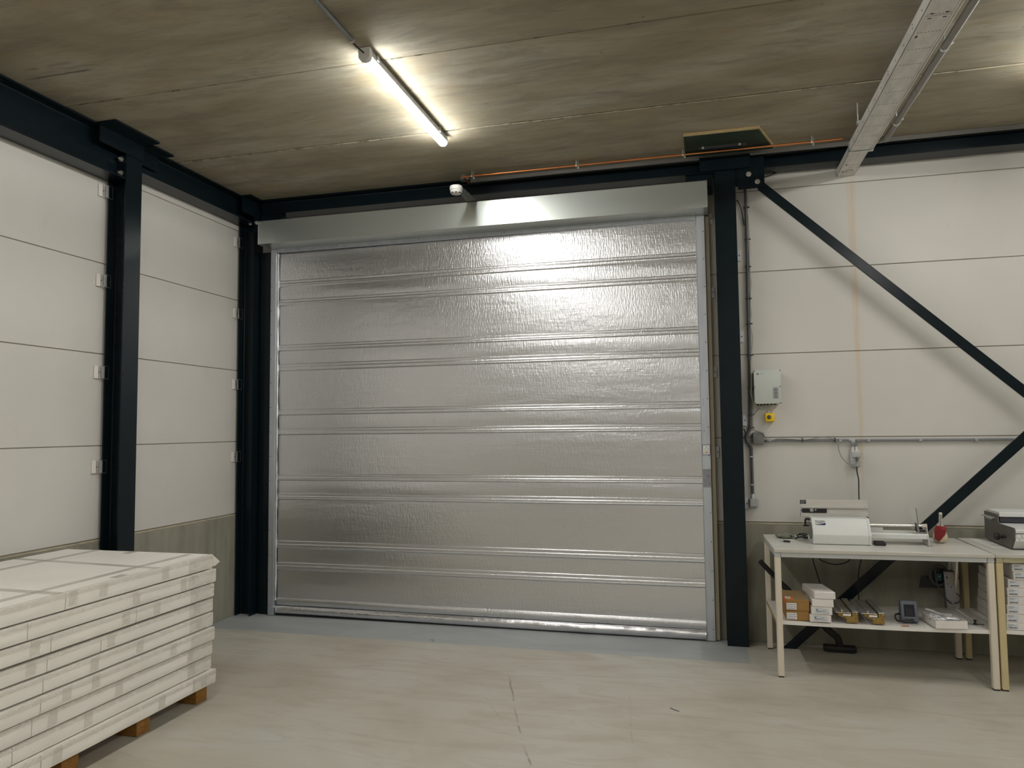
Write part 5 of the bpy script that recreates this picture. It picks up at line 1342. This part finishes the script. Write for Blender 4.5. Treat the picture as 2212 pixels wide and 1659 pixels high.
# ------------------------------------------------------------------ table 2: machine and white boxes
ZT2 = 0.7685
t = thing('binding_machine', 'white desktop machine with dark side panel on the right table', 'machine', (5.85, -0.35, ZT2))
sp = [(-0.124, 0.953), (-0.340, 0.9535), (-0.347, 0.949), (-0.352, 0.900), (-0.583, 0.9005), (-0.590, 0.895), (-0.587, 0.840), (-0.536, ZT2 + 0.005), (-0.155, ZT2 + 0.005), (-0.121, ZT2 + 0.010)]
B().prism(sp, 0, 5.566, 5.573).done('side_panel', 'panel_dk', t, smooth=False)
B().prism(sp, 0, 6.02, 6.027).done('side_panel', 'panel_dk', t, smooth=False)
bp = [(-0.128, 0.948), (-0.150, 0.968), (-0.345, 0.968), (-0.358, 0.962), (-0.358, 0.941), (-0.330, 0.941), (-0.330, 0.904), (-0.350, 0.898), (-0.585, 0.893), (-0.594, 0.887), (-0.594, 0.872), (-0.586, 0.870), (-0.586, 0.839), (-0.592, 0.838), (-0.592, 0.824), (-0.585, 0.822), (-0.540, ZT2 + 0.006), (-0.155, ZT2 + 0.006)]
body = B().prism(bp, 0, 5.5735, 6.0195).done('body', 'mach', t, smooth=False)
B().box(5.578, 6.015, -0.352, -0.3305, 0.906, 0.939).done('dark_slot', 'ink', t, smooth=False)
B().box(5.575, 6.018, -0.535, -0.160, ZT2 + 0.0003, ZT2 + 0.0058).done('rubber_base', 'blackrub', t, smooth=False)
for k in range(7):
    B().box(5.580 + k * 0.026, 5.602 + k * 0.026, -0.5905, -0.5862, 0.843, 0.867, 0.002).done('key', 'mach', t, smooth=False)
B().box(5.575, 6.018, -0.5885, -0.5865, 0.8672, 0.8700).done('dark_line', 'ink', t, smooth=False)
B().lathe([(0.0025, 0), (0.0025, -0.0015)], (5.590, -0.5922, 0.832), 1, 8).done('screw', 'ink', t)
B().lathe([(0.010, 5.5658), (0.010, 5.546), (0.021, 5.545), (0.023, 5.540), (0.023, 5.526), (0.020, 5.522)], (0, -0.412, 0.827), 0, 22).done('clamp_knob', 'black', t)
B().cyl((5.5658, -0.455, 0.831), (5.553, -0.455, 0.831), 0.008, 12).done('small_knob', 'black', t)
B().box(5.5445, 5.5655, -0.300, -0.135, 0.924, 0.930).box(5.5445, 5.549, -0.300, -0.215, 0.917, 0.924).done('grey_lever', 'grey_pl', t, smooth=False)
t = B().prism([(5.475, -0.52), (5.565, -0.50), (5.565, -0.17), (5.470, -0.13)], 2, ZT2 + 0.0001, ZT2 + 0.0007).done('cover_sheet', 'shelf', smooth=False)
tag(t, 'pale sheet lying beside the dark panelled machine', 'sheet')
# stack of eight white labelled boxes on the shelf of table 2
SH2 = 0.3385
zs2 = [0.3388, 0.3795, 0.4300, 0.4805, 0.5285, 0.5755, 0.6235, 0.6700, 0.7150]
xs2 = [5.462, 5.464, 5.469, 5.474, 5.474, 5.481, 5.508, 5.504]
nm2 = ['lowest', 'second lowest', 'third lowest', 'fourth lowest', 'fourth from top', 'third from top', 'second from top', 'topmost']
for k in range(8):
    z0, z1, x0 = zs2[k], zs2[k + 1] - 0.0012, xs2[k]
    yf2 = -0.706 + (0.0, .002, .001, .003, 0.0, .002, -.004, -.002)[k]
    t = thing('label_box', '%s flat white box with barcode label on the right table shelf' % nm2[k], 'box', (x0 + 0.15, -0.5, z0), group='white barcode boxes')
    B().box(x0, x0 + 0.32, yf2, yf2 + 0.46, z0, z1, 0.0015).done('body', 'wbox', t, smooth=False)
    lb = B().box(x0 + 0.0035, x0 + 0.060, yf2 - 0.0008, yf2 - 0.0001, z0 + 0.006, z1 - 0.005).done('paper_label', 'lab_grey', t, smooth=False)
    b = B(); rn = random.Random(k + 40)
    for j, wd in enumerate((0.030, 0.038, 0.026)):
        b.box(x0 + 0.008, x0 + 0.008 + wd * rn.uniform(.8, 1), yf2 - 0.0012, yf2 - 0.0009, z1 - 0.010 - j * 0.0048, z1 - 0.0082 - j * 0.0048)
    b.done('fine_print', 'ink_soft', lb, smooth=False)
    b = B(); x = x0 + 0.010
    while x < x0 + 0.050:
        wd = rn.uniform(0.0010, 0.0032); b.box(x, x + wd, yf2 - 0.0012, yf2 - 0.0009, z0 + 0.009, z0 + 0.0155); x += wd + rn.uniform(0.0006, 0.0012)
    b.done('barcode', 'ink', lb, smooth=False)

# ------------------------------------------------------------------ litter on the floor
rn = random.Random(21)
def scrap(name, label, pts, r, mat, cat):
    o = B().tube(pts, r, 6, 4).done(name, mat); tag(o, label, cat)
scrap('plastic_scrap', 'short pale strip lying on the floor by the table leg', [(4.385, -0.455, 0.0025), (4.41, -0.44, 0.003), (4.44, -0.432, 0.0025)], 0.0022, 'white_pl', 'scrap')
scrap('wire_scrap', 'bent bit of dark wire lying on the grey floor band', [(1.86, -0.47, 0.002), (1.89, -0.462, 0.003), (1.90, -0.485, 0.002), (1.893, -0.505, 0.002)], 0.0018, 'cable_grey', 'scrap')
scrap('wire_scrap', 'short dark curved scrap lying on the open floor', [(3.60, -1.40, 0.002), (3.622, -1.425, 0.0025), (3.648, -1.44, 0.002)], 0.0018, 'ink', 'scrap')
